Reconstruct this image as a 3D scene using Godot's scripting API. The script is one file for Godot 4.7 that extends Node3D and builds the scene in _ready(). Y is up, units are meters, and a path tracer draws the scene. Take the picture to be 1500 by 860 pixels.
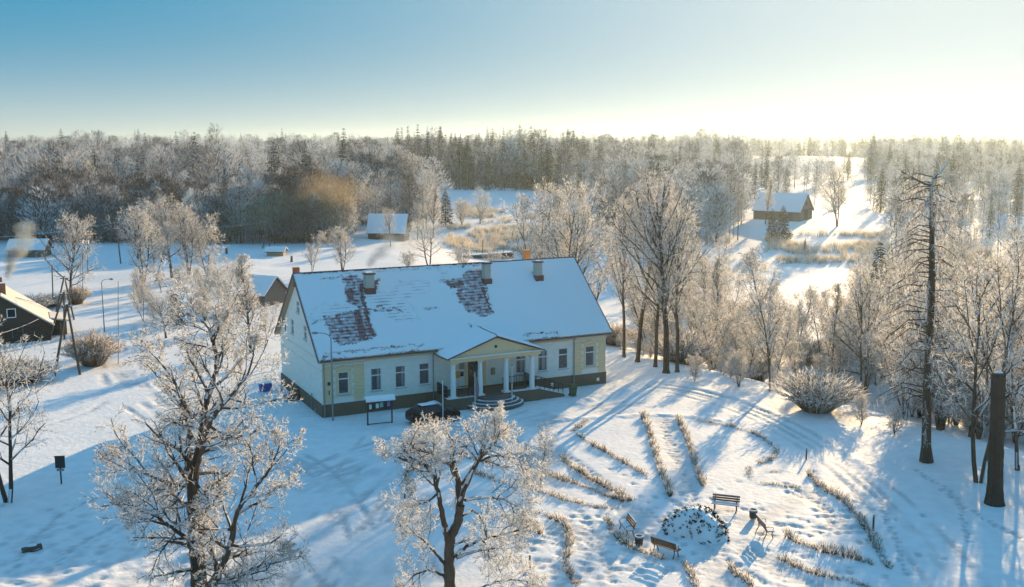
extends Node3D
# A snowed-in manor house seen from the air on a frosty morning. x right, -z away from the camera, metres.

class Buf:
	var v := PackedVector3Array()
	var n := PackedVector3Array()
	var c := PackedColorArray()
	func tri(a: Vector3, b: Vector3, d: Vector3, col: Color) -> void:
		var m := (d - a).cross(b - a).normalized()
		v.push_back(a); v.push_back(b); v.push_back(d)
		n.push_back(m); n.push_back(m); n.push_back(m)
		c.push_back(col); c.push_back(col); c.push_back(col)
	func quad(a: Vector3, b: Vector3, d: Vector3, e: Vector3, col: Color) -> void:
		tri(a, b, d, col)
		tri(a, d, e, col)

const SUN_AZ := 25.0
const SUN_EL := 13.0
const EXPO := 2.2
const WHITE := Color(1, 1, 1)

var rng := RandomNumberGenerator.new()
var M := {}
var taken := {}
var nz := FastNoiseLite.new()
var pk := PackedFloat32Array()      # where the snow is driven hard
var st := PackedFloat32Array()      # tracks and footprints pressed into the snow
const SX := -46.0
const SD := 40.0
const SC := 0.2
const SNX := 500
const SND := 550

# ---------- small helpers ----------
func rr(a: float, b: float) -> float:
	return rng.randf_range(a, b)

func rv() -> Vector3:
	return Vector3(rng.randf_range(-1, 1), rng.randf_range(-1, 1), rng.randf_range(-1, 1))

func numbered(called: String) -> String:
	if not taken.has(called):
		taken[called] = 0
		return called
	taken[called] += 1
	return "%s_%03d" % [called, taken[called]]

func mesh(b: Buf) -> ArrayMesh:
	var a := []
	a.resize(Mesh.ARRAY_MAX)
	a[Mesh.ARRAY_VERTEX] = b.v
	a[Mesh.ARRAY_NORMAL] = b.n
	a[Mesh.ARRAY_COLOR] = b.c
	var m := ArrayMesh.new()
	m.add_surface_from_arrays(Mesh.PRIMITIVE_TRIANGLES, a)
	return m

func part(parent: Node, called: String, m: Mesh, mt: Material, label := "") -> MeshInstance3D:
	var o := MeshInstance3D.new()
	o.mesh = m
	o.material_override = mt
	o.name = called
	parent.add_child(o, true)
	if label: o.set_meta("label", label)
	return o

func bpart(parent: Node, called: String, b: Buf, mt: Material, label := "") -> MeshInstance3D:
	return part(parent, called, mesh(b), mt, label)

func tag(o: Node, label: String, category: String, group := "") -> void:
	o.set_meta("label", label)
	o.set_meta("category", category)
	if group: o.set_meta("group", group)

func thing(called: String, label: String, category: String, at := Vector3.ZERO, turn := 0.0, group := "") -> Node3D:
	var o := Node3D.new()
	o.name = numbered(called)
	add_child(o)
	o.position = at
	o.rotation.y = turn
	tag(o, label, category, group)
	return o

func copy(src: Node3D, called: String, label: String, category: String, at: Vector3, turn: float, sc: Vector3, group := "") -> Node3D:
	var o: Node3D = src.duplicate()
	o.name = numbered(called)
	add_child(o)
	o.position = at
	o.rotation.y = turn
	o.scale = sc
	tag(o, label, category, group)
	return o

func structure(called: String, m: Mesh, mt: Material) -> MeshInstance3D:
	var o := part(self, called, m, mt)
	o.set_meta("kind", "structure")
	return o

func stuff(o: Node, label: String, category: String) -> void:
	o.set_meta("kind", "stuff")
	tag(o, label, category)

func mat(col: Color, rough := 0.8, spec := 0.5) -> StandardMaterial3D:
	var m := StandardMaterial3D.new()
	m.albedo_color = col.linear_to_srgb()
	m.roughness = rough
	m.metallic_specular = spec
	return m

func vmat(rough := 0.9, back := 0.0) -> StandardMaterial3D:
	var m := StandardMaterial3D.new()
	m.vertex_color_use_as_albedo = true
	m.roughness = rough
	m.metallic_specular = 0.3
	m.cull_mode = BaseMaterial3D.CULL_DISABLED
	if back > 0.0:
		m.backlight_enabled = true
		m.backlight = Color(back, back, back)
	return m

func ntex(freq: float, ramp: Array, size := 512, sd := 1, oct := 4) -> NoiseTexture2D:
	var f := FastNoiseLite.new()
	f.seed = sd
	f.frequency = freq
	f.fractal_octaves = oct
	var t := NoiseTexture2D.new()
	t.width = size
	t.height = size
	t.seamless = true
	t.noise = f
	if ramp.size():
		var g := Gradient.new()
		g.offsets = PackedFloat32Array([0.0, 1.0])
		g.colors = PackedColorArray([(ramp[0] as Color).linear_to_srgb(), (ramp[1] as Color).linear_to_srgb()])
		t.color_ramp = g
	return t

func nmap(freq: float, strength: float, size := 512, sd := 1) -> NoiseTexture2D:
	var t := ntex(freq, [], size, sd, 5)
	t.as_normal_map = true
	t.bump_strength = strength
	return t

func tmat(a: Color, b: Color, scale: float, rough := 0.85, freq := 0.02, sd := 1) -> StandardMaterial3D:
	var m := StandardMaterial3D.new()
	m.albedo_texture = ntex(freq, [a, b], 256, sd)
	m.uv1_triplanar = true
	m.uv1_world_triplanar = true
	m.uv1_scale = Vector3.ONE * scale
	m.roughness = rough
	return m

# ---------- shapes ----------
func box(b: Buf, c: Vector3, s: Vector3, bs := Basis(), col := WHITE) -> void:
	var h := s * 0.5
	for k in 3:
		for sg in [-1.0, 1.0]:
			var n := Vector3.ZERO; var u := Vector3.ZERO; var w := Vector3.ZERO
			n[k] = sg * h[k]
			u[(k + 1) % 3] = h[(k + 1) % 3] * sg
			w[(k + 2) % 3] = h[(k + 2) % 3]
			b.quad(c + bs * (n - u - w), c + bs * (n - u + w), c + bs * (n + u + w), c + bs * (n + u - w), col)

func bx(x0: float, x1: float, y0: float, y1: float, z0: float, z1: float, b: Buf = null) -> Buf:
	if b == null: b = Buf.new()
	box(b, Vector3((x0 + x1) / 2, (y0 + y1) / 2, (z0 + z1) / 2), Vector3(x1 - x0, y1 - y0, z1 - z0))
	return b

func tube(b: Buf, pts: PackedVector3Array, rs: PackedFloat32Array, k: int, col := WHITE, cap := false) -> void:
	var n := pts.size()
	var prev := PackedVector3Array()
	var tone := PackedFloat32Array()
	for j in k: tone.push_back(rr(0.7, 1.35))
	for i in n:
		var d := (pts[mini(i + 1, n - 1)] - pts[maxi(i - 1, 0)]).normalized()
		var s := d.cross(Vector3(0.31, 0.17, 0.93))
		if s.length_squared() < 0.01: s = d.cross(Vector3(0.93, 0.1, 0.2))
		s = s.normalized()
		var t := d.cross(s)
		var ring := PackedVector3Array()
		for j in k:
			var a := TAU * j / k
			ring.push_back(pts[i] + (s * cos(a) + t * sin(a)) * rs[i])
		if i > 0:
			for j in k:
				var j2 := (j + 1) % k
				var cq := col
				if col.r < 0.4:
					cq = col * (tone[j] * rr(0.88, 1.12))
					if rs[i] < 0.2 and (rng.randf() < 0.08 or ((ring[j] - pts[i]).y > rs[i] * 0.25 and rng.randf() < 0.5)): cq = Color(0.62, 0.62, 0.62) * rr(0.6, 1.3)
				b.quad(prev[j], ring[j], ring[j2], prev[j2], cq)
		if cap and (i == 0 or i == n - 1):
			for j in k:
				var j2 := (j + 1) % k
				if i == 0: b.tri(pts[i], ring[j], ring[j2], col)
				else: b.tri(pts[i], ring[j2], ring[j], col)
		prev = ring

func rod(b: Buf, a: Vector3, c: Vector3, r: float, k := 6, r2 := -1.0, col := WHITE) -> void:
	tube(b, PackedVector3Array([a, c]), PackedFloat32Array([r, r if r2 < 0.0 else r2]), k, col, true)

func rodb(a: Vector3, c: Vector3, r: float, k := 6, r2 := -1.0) -> Buf:
	var b := Buf.new()
	rod(b, a, c, r, k, r2)
	return b

func lathe(prof: Array, k := 14) -> Buf:
	var b := Buf.new()
	var p := PackedVector3Array(); var r := PackedFloat32Array()
	for i in prof.size():
		var q: Vector2 = prof[i]
		p.push_back(Vector3(0, q.y, 0)); r.push_back(q.x)
	for i in range(1, prof.size()):
		for j in k:
			var a := TAU * j / k; var a2 := TAU * (j + 1) / k
			var A := Vector3(cos(a), 0, sin(a)); var B := Vector3(cos(a2), 0, sin(a2))
			b.quad(p[i - 1] + A * r[i - 1], p[i - 1] + B * r[i - 1], p[i] + B * r[i], p[i] + A * r[i], WHITE)
	return b

func prism(poly: Array, z0: float, z1: float) -> Buf:
	# polygon in x,y, extruded along z
	var b := Buf.new()
	var pv := PackedVector2Array(poly)
	if Geometry2D.is_polygon_clockwise(pv): pv.reverse()
	var ix := Geometry2D.triangulate_polygon(pv)
	for i in range(0, ix.size(), 3):
		var q := [pv[ix[i]], pv[ix[i + 1]], pv[ix[i + 2]]]
		if (q[1] - q[0]).cross(q[2] - q[0]) < 0: q.reverse()
		b.tri(Vector3(q[0].x, q[0].y, z1), Vector3(q[2].x, q[2].y, z1), Vector3(q[1].x, q[1].y, z1), WHITE)
		b.tri(Vector3(q[0].x, q[0].y, z0), Vector3(q[1].x, q[1].y, z0), Vector3(q[2].x, q[2].y, z0), WHITE)
	for i in pv.size():
		var a := pv[i]; var c := pv[(i + 1) % pv.size()]
		b.quad(Vector3(a.x, a.y, z0), Vector3(a.x, a.y, z1), Vector3(c.x, c.y, z1), Vector3(c.x, c.y, z0), WHITE)
	return b

# ---------- ground ----------
func macro(x: float, d: float) -> float:
	var xe := 10.4 - 0.638 * (d - 105.0) if d < 130.0 else -5.55 - 0.25 * (d - 130.0)
	if d < 67.0: xe = 34.6 + (67.0 - d) * 0.35
	var s := (x - xe) * 0.85
	var h := -5.5 * smoothstep(0.0, 26.0, s) * (1.0 - smoothstep(205.0, 290.0, d))
	var q := smoothstep(-0.06, 0.06, x / maxf(d, 1.0))
	h += 6.0 * smoothstep(250.0, 430.0, d) * (1.0 - q) + 4.0 * smoothstep(280.0, 420.0, d) * q
	h += 9.0 * exp(-pow((x - 185.0) / 130.0, 2) - pow((d - 640.0) / 110.0, 2))
	return h + 8.0 * smoothstep(700.0, 2500.0, d)

func hh(x: float, d: float) -> float:
	var a := 0.10 + 0.25 * smoothstep(120.0, 220.0, d) + 1.6 * smoothstep(300.0, 700.0, d)
	return macro(x, d) + a * nz.get_noise_2d(x * 4.0, d * 4.0) * (1.0 - smoothstep(300.0, 380.0, d) * 0.6) + 4.0 * smoothstep(330.0, 700.0, d) * nz.get_noise_2d(x * 0.9 + 200.0, d * 0.9)

func on(p: Vector3, up := 0.0) -> Vector3:
	return Vector3(p.x, hh(p.x, -p.z) + up, p.z)

func stamp(x: float, d: float, r: float, depth: float) -> void:
	var i0 := int((x - r - SX) / SC); var i1 := int((x + r - SX) / SC) + 1
	var j0 := int((d - r - SD) / SC); var j1 := int((d + r - SD) / SC) + 1
	for j in range(maxi(j0, 0), mini(j1, SND - 1) + 1):
		for i in range(maxi(i0, 0), mini(i1, SNX - 1) + 1):
			var q := Vector2(SX + i * SC - x, SD + j * SC - d).length() / r
			if q < 1.0:
				var w := 1.0 - q * q
				var k := j * SNX + i
				st[k] = minf(st[k], -depth * w) if depth > 0 else maxf(st[k], -depth * w)
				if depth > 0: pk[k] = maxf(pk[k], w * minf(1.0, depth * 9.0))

func track(line: Array, r: float, depth: float, step := 0.15, jit := 0.0) -> void:
	for i in line.size() - 1:
		var a: Vector2 = line[i]; var b: Vector2 = line[i + 1]
		var n := int(a.distance_to(b) / step) + 1
		for k in n:
			var p := a.lerp(b, float(k) / n)
			var brk := 1.0 if step > 0.13 else clampf(0.55 + nz.get_noise_2d(p.x * 12.0 + r * 99.0, p.y * 12.0) * 2.2, 0.0, 1.2)
			if brk > 0.1: stamp(p.x + rr(-jit, jit), p.y + rr(-jit, jit), r * rr(0.8, 1.2), depth * rr(0.6, 1.2) * brk)

func smooth_line(line: Array, n := 6) -> Array:
	var cv := Curve2D.new()
	for i in line.size():
		var a: Vector2 = line[maxi(i - 1, 0)]; var b: Vector2 = line[mini(i + 1, line.size() - 1)]
		cv.add_point(line[i], (a - b) / 6.0, (b - a) / 6.0)
	var out := []
	for p in cv.tessellate(4, 4): out.append(p)
	return out

func ruts(line: Array, gauge: float, depth: float) -> void:
	var l := smooth_line(line)
	for s in [-0.5, 0.5]:
		var m := []
		for i in l.size():
			var a: Vector2 = l[maxi(i - 1, 0)]; var b: Vector2 = l[mini(i + 1, l.size() - 1)]
			var nrm := (b - a).normalized().orthogonal()
			m.append(l[i] + nrm * gauge * s)
		track(m, 0.24, depth, 0.12, 0.03)

func packed(x: float, d: float) -> float:
	var i := int((x - SX) / SC); var j := int((d - SD) / SC)
	return 0.0 if i < 0 or j < 0 or i >= SNX or j >= SND else pk[j * SNX + i]

func detail(x: float, d: float) -> float:
	var fx := (x - SX) / SC; var fd := (d - SD) / SC
	if fx < 1.0 or fd < 1.0 or fx > SNX - 3 or fd > SND - 3: return 0.0
	var i := int(fx); var j := int(fd)
	fx -= i; fd -= j
	var k := j * SNX + i
	return lerpf(lerpf(st[k], st[k + 1], fx), lerpf(st[k + SNX], st[k + SNX + 1], fx), fd)

func make_ground() -> void:
	st.resize(SNX * SND)
	st.fill(0.0)
	pk.resize(SNX * SND)
	pk.fill(0.0)
	# vehicle tracks over the forecourt and the lane on the left
	for l in [[Vector2(7.00,85.23),Vector2(-2.58,75.07),Vector2(-8.99,68.47),Vector2(-13.43,60.37),Vector2(-15.41,48.63),Vector2(-15.92,40.61)], [Vector2(-5.68,75.07),Vector2(-8.28,62.83),Vector2(-10.17,53.86),Vector2(-10.64,45.61)], [Vector2(-4.54,73.22),Vector2(-5.67,62.83),Vector2(-7.16,53.86),Vector2(-7.42,45.61)], [Vector2(-28.42,75.07),Vector2(-21.70,75.07),Vector2(-14.20,68.47),Vector2(-9.30,58.00),Vector2(-6.13,45.61)],
		[Vector2(-13.89,66.92),Vector2(-24.35,78.76),Vector2(-34.21,92.78),Vector2(-42.72,112.40),Vector2(-52.01,136.30),Vector2(-53.56,155.98)], [Vector2(-12.64,62.83),Vector2(-24.29,75.07),Vector2(-34.15,87.56),Vector2(-42.14,105.02),Vector2(-49.71,125.58)], [Vector2(-38.75,75.07),Vector2(-35.83,82.96),Vector2(-36.25,98.52),Vector2(-39.67,112.40)], [Vector2(-2.71,78.76),Vector2(-9.59,73.22),Vector2(-14.07,65.53),Vector2(-16.11,54.89),Vector2(-15.80,45.61)],
		[Vector2(-29.50,65.53),Vector2(-23.61,66.92),Vector2(-17.00,62.83),Vector2(-8.56,48.63)], [Vector2(0.57,82.96),Vector2(-5.55,73.22),Vector2(-6.06,58.00),Vector2(-3.55,45.61)]]:
		ruts(l, 1.5, 0.10)
	for k in 16:      # older, crossing wheel marks
		var o := Vector2(rr(-5.0, 5.0), rr(-3.0, 3.0))
		var l := []
		for q in [[Vector2(7.39,82.96),Vector2(-1.58,76.49),Vector2(-9.21,70.22),Vector2(-14.10,61.53),Vector2(-16.16,51.18),Vector2(-15.97,42.40)], [Vector2(-5.82,76.97),Vector2(-6.81,65.53),Vector2(-7.42,55.95),Vector2(-8.06,45.61)], [Vector2(-15.28,66.92),Vector2(-24.59,77.78),Vector2(-34.53,92.78),Vector2(-43.10,112.40),Vector2(-51.55,136.30)]][k % 3]: l.append(q + o)
		ruts(l, rr(1.4, 1.7), 0.075)
	# broad cleared lane on the garden's right
	for l in [[Vector2(9.42,88.84),Vector2(14.08,89.58),Vector2(18.77,82.96),Vector2(21.69,73.22),Vector2(22.67,62.83),Vector2(22.23,53.86),Vector2(21.60,47.10)], [Vector2(11.40,92.78),Vector2(16.40,88.84),Vector2(20.54,80.91),Vector2(22.96,70.81),Vector2(23.74,61.00),Vector2(23.36,52.06),Vector2(22.93,47.10)]]:
		ruts(l, 1.6, 0.09)
	# a ridge of thrown-up snow along the lane
	track(smooth_line([Vector2(15.20,92.78),Vector2(19.96,85.76),Vector2(23.25,75.07),Vector2(24.46,64.16),Vector2(24.49,53.86),Vector2(24.31,48.63)]), 0.5, -0.10, 0.3, 0.1)
	track(smooth_line([Vector2(9.49,89.58),Vector2(13.38,93.36),Vector2(16.47,92.78)]), 0.7, -0.14, 0.3, 0.2)
	track(smooth_line([Vector2(0.54,78.43),Vector2(3.83,79.58),Vector2(7.18,80.41),Vector2(12.77,80.91),Vector2(16.87,79.25)]), 0.5, -0.10, 0.3, 0.15)
	for l in [[Vector2(-10.49,80.41),Vector2(-8.45,82.10),Vector2(-6.32,83.83)], [Vector2(5.25,85.23),Vector2(7.76,87.19),Vector2(11.02,89.58)]]: track(l, 0.8, -0.16, 0.4, 0.3)
	# footprints
	for l in [[Vector2(11.90,78.76),Vector2(11.35,71.55),Vector2(11.34,65.53),Vector2(11.33,61.53),Vector2(9.65,58.98),Vector2(8.42,57.51)], [Vector2(12.34,79.91),Vector2(11.74,72.45),Vector2(11.60,66.22),Vector2(11.50,61.78)], [Vector2(2.47,71.55),Vector2(4.63,66.92),Vector2(6.44,61.78),Vector2(7.68,58.00)], [Vector2(2.90,72.45),Vector2(5.02,67.20),Vector2(6.92,61.53),Vector2(8.07,57.87)],
		[Vector2(17.79,64.16),Vector2(18.80,61.53),Vector2(19.30,58.98),Vector2(19.29,56.43)], [Vector2(14.29,56.91),Vector2(16.27,56.91),Vector2(18.51,56.43),Vector2(21.04,56.91)], [Vector2(20.37,66.92),Vector2(19.23,61.53),Vector2(18.79,58.00),Vector2(17.27,54.89)], [Vector2(17.44,62.83),Vector2(18.89,60.37),Vector2(18.42,54.89)], [Vector2(22.67,60.37),Vector2(21.49,54.89),Vector2(20.18,49.47)],
		[Vector2(4.45,58.00),Vector2(4.90,53.86),Vector2(5.14,48.63)], [Vector2(4.12,59.23),Vector2(4.33,53.86),Vector2(3.42,48.63)], [Vector2(10.93,53.86),Vector2(11.85,51.18),Vector2(13.01,48.63)], [Vector2(6.30,60.37),Vector2(7.03,55.95),Vector2(7.67,54.89)], [Vector2(-26.22,51.18),Vector2(-27.08,58.00),Vector2(-25.72,62.83),Vector2(-25.46,66.92)], [Vector2(-23.62,48.63),Vector2(-24.12,53.86),Vector2(-22.23,58.00)], [Vector2(-17.39,49.47),Vector2(-16.96,53.86),Vector2(-13.67,55.95)], [Vector2(27.47,62.83),Vector2(27.89,58.00),Vector2(28.78,54.89)], [Vector2(27.31,66.92),Vector2(27.78,61.53),Vector2(25.25,53.86)]]:
		track(smooth_line(l), 0.24, 0.17, 0.62, 0.16)
	for k in 480:      # trampled places round the benches and on the garden paths
		var c: Vector2 = [Vector2(7.28,56.43), Vector2(4.90,53.86), Vector2(4.24,50.32), Vector2(12.14,52.50), Vector2(18.64,57.51), Vector2(10.60,61.00), Vector2(1.92,54.89), Vector2(14.14,50.32)][k % 8]
		stamp(c.x + rng.randfn(0, 2.0), c.y + rng.randfn(0, 2.4), rr(0.18, 0.3), rr(0.05, 0.16))
	for k in 700:      # rough snow at bottom left and under the trees
		var c: Vector2 = [Vector2(-23.74,53.86), Vector2(-27.39,56.91), Vector2(-23.71,51.18), Vector2(-20.87,49.47), Vector2(-25.05,49.47)][k % 5]
		stamp(c.x + rng.randfn(0, 3.5), c.y + rng.randfn(0, 3.0), rr(0.2, 0.5), rr(-0.11, 0.09))
	# cleared star of paths: shallow hollow round the mound, paths pressed down
	for l in [[Vector2(11.34,62.83),Vector2(11.60,71.55),Vector2(12.18,79.91)], [Vector2(7.62,57.51),Vector2(5.73,63.49),Vector2(2.50,72.45)], [Vector2(8.06,54.89),Vector2(4.99,54.89),Vector2(1.98,56.91)], [Vector2(10.93,53.86),Vector2(10.47,47.91)], [Vector2(12.81,53.86),Vector2(14.14,50.32),Vector2(15.87,47.91)], [Vector2(13.50,56.91),Vector2(19.62,62.83)]]:
		track(l, 1.0, 0.06, 0.4, 0.1)

	var xs := PackedFloat32Array(); var ds := PackedFloat32Array()
	var x := -3200.0
	var s := 300.0
	while x < -46.0:
		xs.push_back(x); s = maxf(0.36, minf(300.0, (absf(x) - 44.0) * 0.12)); x += s
	while x < -34.0: xs.push_back(x); x += 0.34
	while x < 30.0: xs.push_back(x); x += 0.2
	while x < 52.0: xs.push_back(x); x += 0.36
	while x < 3200.0:
		xs.push_back(x); x += maxf(0.5, minf(300.0, (x - 49.0) * 0.12))
	xs.push_back(3300.0)
	var d := -260.0
	while d < 30.0: ds.push_back(d); d += maxf(1.0, (38.0 - d) * 0.12)
	while d < 46.0: ds.push_back(d); d += 0.5
	while d < 86.0: ds.push_back(d); d += 0.2
	while d < 118.0: ds.push_back(d); d += 0.26
	while d < 150.0: ds.push_back(d); d += 0.42
	while d < 4200.0: ds.push_back(d); d += maxf(0.6, minf(160.0, (d - 140.0) * 0.035))
	ds.push_back(4300.0)
	var nx := xs.size(); var nd := ds.size()
	var fine := FastNoiseLite.new()
	fine.seed = 5; fine.frequency = 0.35; fine.fractal_octaves = 4
	var V := PackedVector3Array(); V.resize(nx * nd)
	var C := PackedColorArray(); C.resize(nx * nd)
	for j in nd:
		for i in nx:
			var px := xs[i]; var pd := ds[j]
			var h := hh(px, pd)
			if pd > 30.0 and pd < 260.0 and absf(px) < 120.0:
				h += fine.get_noise_2d(px * 0.6, pd * 0.6) * 0.014 + fine.get_noise_2d(px * 0.2 + 90.0, pd * 0.3) * 0.022 + detail(px, pd)
			V[j * nx + i] = Vector3(px, h, -pd)
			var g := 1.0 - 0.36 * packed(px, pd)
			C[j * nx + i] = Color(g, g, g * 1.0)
	var N := PackedVector3Array(); N.resize(nx * nd)
	for j in nd:
		for i in nx:
			var a := V[j * nx + mini(i + 1, nx - 1)] - V[j * nx + maxi(i - 1, 0)]
			var b := V[mini(j + 1, nd - 1) * nx + i] - V[maxi(j - 1, 0) * nx + i]
			N[j * nx + i] = a.cross(b).normalized()
	var I := PackedInt32Array(); I.resize((nx - 1) * (nd - 1) * 6)
	var q := 0
	for j in nd - 1:
		for i in nx - 1:
			var k := j * nx + i
			I[q] = k; I[q + 1] = k + nx; I[q + 2] = k + nx + 1; I[q + 3] = k; I[q + 4] = k + nx + 1; I[q + 5] = k + 1
			q += 6
	var ar := []
	ar.resize(Mesh.ARRAY_MAX)
	ar[Mesh.ARRAY_VERTEX] = V; ar[Mesh.ARRAY_NORMAL] = N; ar[Mesh.ARRAY_INDEX] = I; ar[Mesh.ARRAY_COLOR] = C
	var m := ArrayMesh.new()
	m.add_surface_from_arrays(Mesh.PRIMITIVE_TRIANGLES, ar)
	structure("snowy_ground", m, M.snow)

# ---------- trees ----------
func frost() -> Color:
	var f := rr(0.80, 0.95)
	return Color(f, f * 0.985, f * 0.96)

func bark() -> Color:
	var f := rr(0.7, 1.3)
	return Color(0.085 * f, 0.064 * f, 0.048 * f)

func sprays(T: Buf, p: Vector3, e: Vector3, S: Dictionary) -> void:
	var ax := (e - p)
	var ln := ax.length()
	var w: float = S.tw
	var side := ax.cross(rv()).normalized() * w
	T.tri(p - side, p + side, e, frost() if rng.randf() < S.fr else bark())
	for i in int(S.ns):
		var t := sqrt(rng.randf())
		var b := p + ax * t
		var dir := (ax / ln + rv() * float(S.sd)).normalized()
		var l := rr(0.5, 1.2) * float(S.sl)
		var sw := dir.cross(rv()).normalized() * (float(S.sw) * rr(0.6, 1.3))
		T.tri(b - sw, b + sw, b + dir * l, frost() if rng.randf() < S.fr else bark())

func limb(Wd: Buf, T: Buf, p: Vector3, dir: Vector3, ln: float, rad: float, lvl: int, S: Dictionary) -> void:
	var maxl: int = S.maxl
	if lvl > maxl:
		sprays(T, p, p + dir * ln, S)
		return
	var n := 7 if lvl == 0 else (5 if lvl == 1 else 3)
	var pts := PackedVector3Array([p]); var rs := PackedFloat32Array([rad])
	var d := dir
	var tip := rad * 0.35
	for i in n:
		d = (d + rv() * float(S.wob[lvl]) + Vector3.UP * float(S.up[lvl])).normalized()
		p += d * ln / n
		pts.push_back(p); rs.push_back(lerpf(rad, tip, (i + 1.0) / n))
	grow_on(Wd, T, pts, rs, ln, lvl, S)

func grow_on(Wd: Buf, T: Buf, pts: PackedVector3Array, rs: PackedFloat32Array, ln: float, lvl: int, S: Dictionary) -> void:
	var n := pts.size() - 1
	tube(Wd if rs[0] > 0.02 else T, pts, rs, 8 if rs[0] > 0.15 else (5 if rs[0] > 0.045 else 3), bark() if rng.randf() > float(S.fr) * 0.5 or rs[0] > 0.04 else frost())
	var k: int = S.kids[lvl]
	var az := rr(0, TAU)
	for j in k:
		var t := lerpf(S.t0[lvl], 1.0, (j + rr(0.1, 0.9)) / k)
		var f := t * n
		var i := mini(int(f), n - 1)
		var q := pts[i].lerp(pts[i + 1], f - i)
		var d := (pts[i + 1] - pts[i]).normalized()
		az += 2.4 + rr(-0.5, 0.5)
		var s := d.cross(Vector3(0.4, 0.2, 0.88)).normalized()
		var r := s.rotated(d, az)
		var an: float = S.ang[lvl] * rr(0.75, 1.2)
		if lvl == 0: an = lerpf(an * 1.1, an * 0.55, smoothstep(0.3, 1.0, t))
		var nd := (d * cos(an) + r * sin(an)).normalized()
		var prof := 1.15 - 0.6 * t
		if lvl == 0:
			if S.shape == "round": prof = 0.45 + 0.75 * sin(PI * clampf((t - float(S.t0[0])) / (1.0 - float(S.t0[0])) * 0.85 + 0.12, 0, 1))
			elif S.shape == "wide": prof = 0.55 + 0.6 * sin(PI * clampf((t - float(S.t0[0])) / (1.0 - float(S.t0[0])) * 0.7 + 0.25, 0, 1))
			elif S.shape == "tall": prof = 0.95 - 0.55 * t
		limb(Wd, T, q, nd, ln * float(S.ratio[lvl]) * prof * rr(0.75, 1.2), minf(rs[i] * 0.6, float(S.rad[lvl])), lvl + 1, S)

func spec(over: Dictionary) -> Dictionary:
	var S := {"maxl": 2, "wob": [0.10, 0.20, 0.3, 0.3], "up": [0.06, 0.05, 0.03, 0.0], "kids": [22, 9, 6, 5], "t0": [0.28, 0.15, 0.1, 0.1], "ang": [1.0, 0.8, 0.75, 0.7], "ratio": [0.42, 0.42, 0.45, 0.4],
		"rad": [0.09, 0.035, 0.014, 0.01], "shape": "round", "tw": 0.011, "ns": 7, "sd": 0.8, "sl": 0.28, "sw": 0.018, "fr": 0.75}
	S.merge(over, true)
	return S

func make_tree(called: String, h: float, r: float, stems: int, S: Dictionary) -> Node3D:
	var Wd := Buf.new(); var T := Buf.new()
	for k in stems:
		var a := TAU * k / stems + rr(-0.4, 0.4)
		var lean := Vector3(cos(a), 0, sin(a)) * (0.0 if stems == 1 else rr(0.12, 0.3))
		var base := lean * r * 2.0
		limb(Wd, T, base + Vector3(0, -0.3, 0), (Vector3.UP + lean + rv() * 0.04).normalized(), h * rr(0.86, 0.93) if k == 0 else h * rr(0.65, 0.9), r * (1.0 if stems == 1 else 0.75), 0, S)
	if stems == 1:
		tube(Wd, PackedVector3Array([Vector3(0, -0.35, 0), Vector3(0, 0.35, 0)]), PackedFloat32Array([r * 1.7, r * 0.98]), 8, bark())
	var o := Node3D.new()
	o.name = called
	bpart(o, "trunk", Wd, M.wood)
	bpart(o, "crown", T, M.twig)
	return o

func make_bush(h: float, r: float, n: int, fr: float, tan_: bool) -> Node3D:
	var T := Buf.new(); var Wd := Buf.new()
	for i in n:
		var a := rr(0, TAU); var tl := sqrt(rng.randf())
		var dir := Vector3(cos(a) * tl * r, h * rr(0.75, 1.05) * sqrt(maxf(0.12, 1.0 - tl * tl * 0.75)), sin(a) * tl * r)
		var b := Vector3(cos(a), 0, sin(a)) * tl * r * 0.25
		var e := b + dir * rr(0.75, 1.0)
		var mid := b.lerp(e, 0.5) + Vector3(0, h * 0.10, 0) + rv() * 0.06
		tube(Wd, PackedVector3Array([b - Vector3(0, 0.1, 0), mid, e]), PackedFloat32Array([0.016, 0.011, 0.004]), 3, Color(0.2, 0.135, 0.075) * rr(0.7, 1.2) if tan_ else bark())
		for j in 12:
			var t := rr(0.25, 1.0)
			var q := b.lerp(mid, t * 2.0) if t < 0.5 else mid.lerp(e, t * 2.0 - 1.0)
			var d := (dir.normalized() + rv() * 0.7).normalized()
			var w := d.cross(rv()).normalized() * rr(0.008, 0.018)
			T.tri(q - w, q + w, q + d * rr(0.15, 0.4) * (h * 0.3 + 0.3), frost() if rng.randf() < fr else (Color(0.3, 0.2, 0.11) * rr(0.6, 1.3) if tan_ else bark()))
	var o := Node3D.new()
	o.name = "bush"
	bpart(o, "stem_cluster", Wd, M.wood)
	bpart(o, "crown", T, M.twig)
	return o

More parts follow.
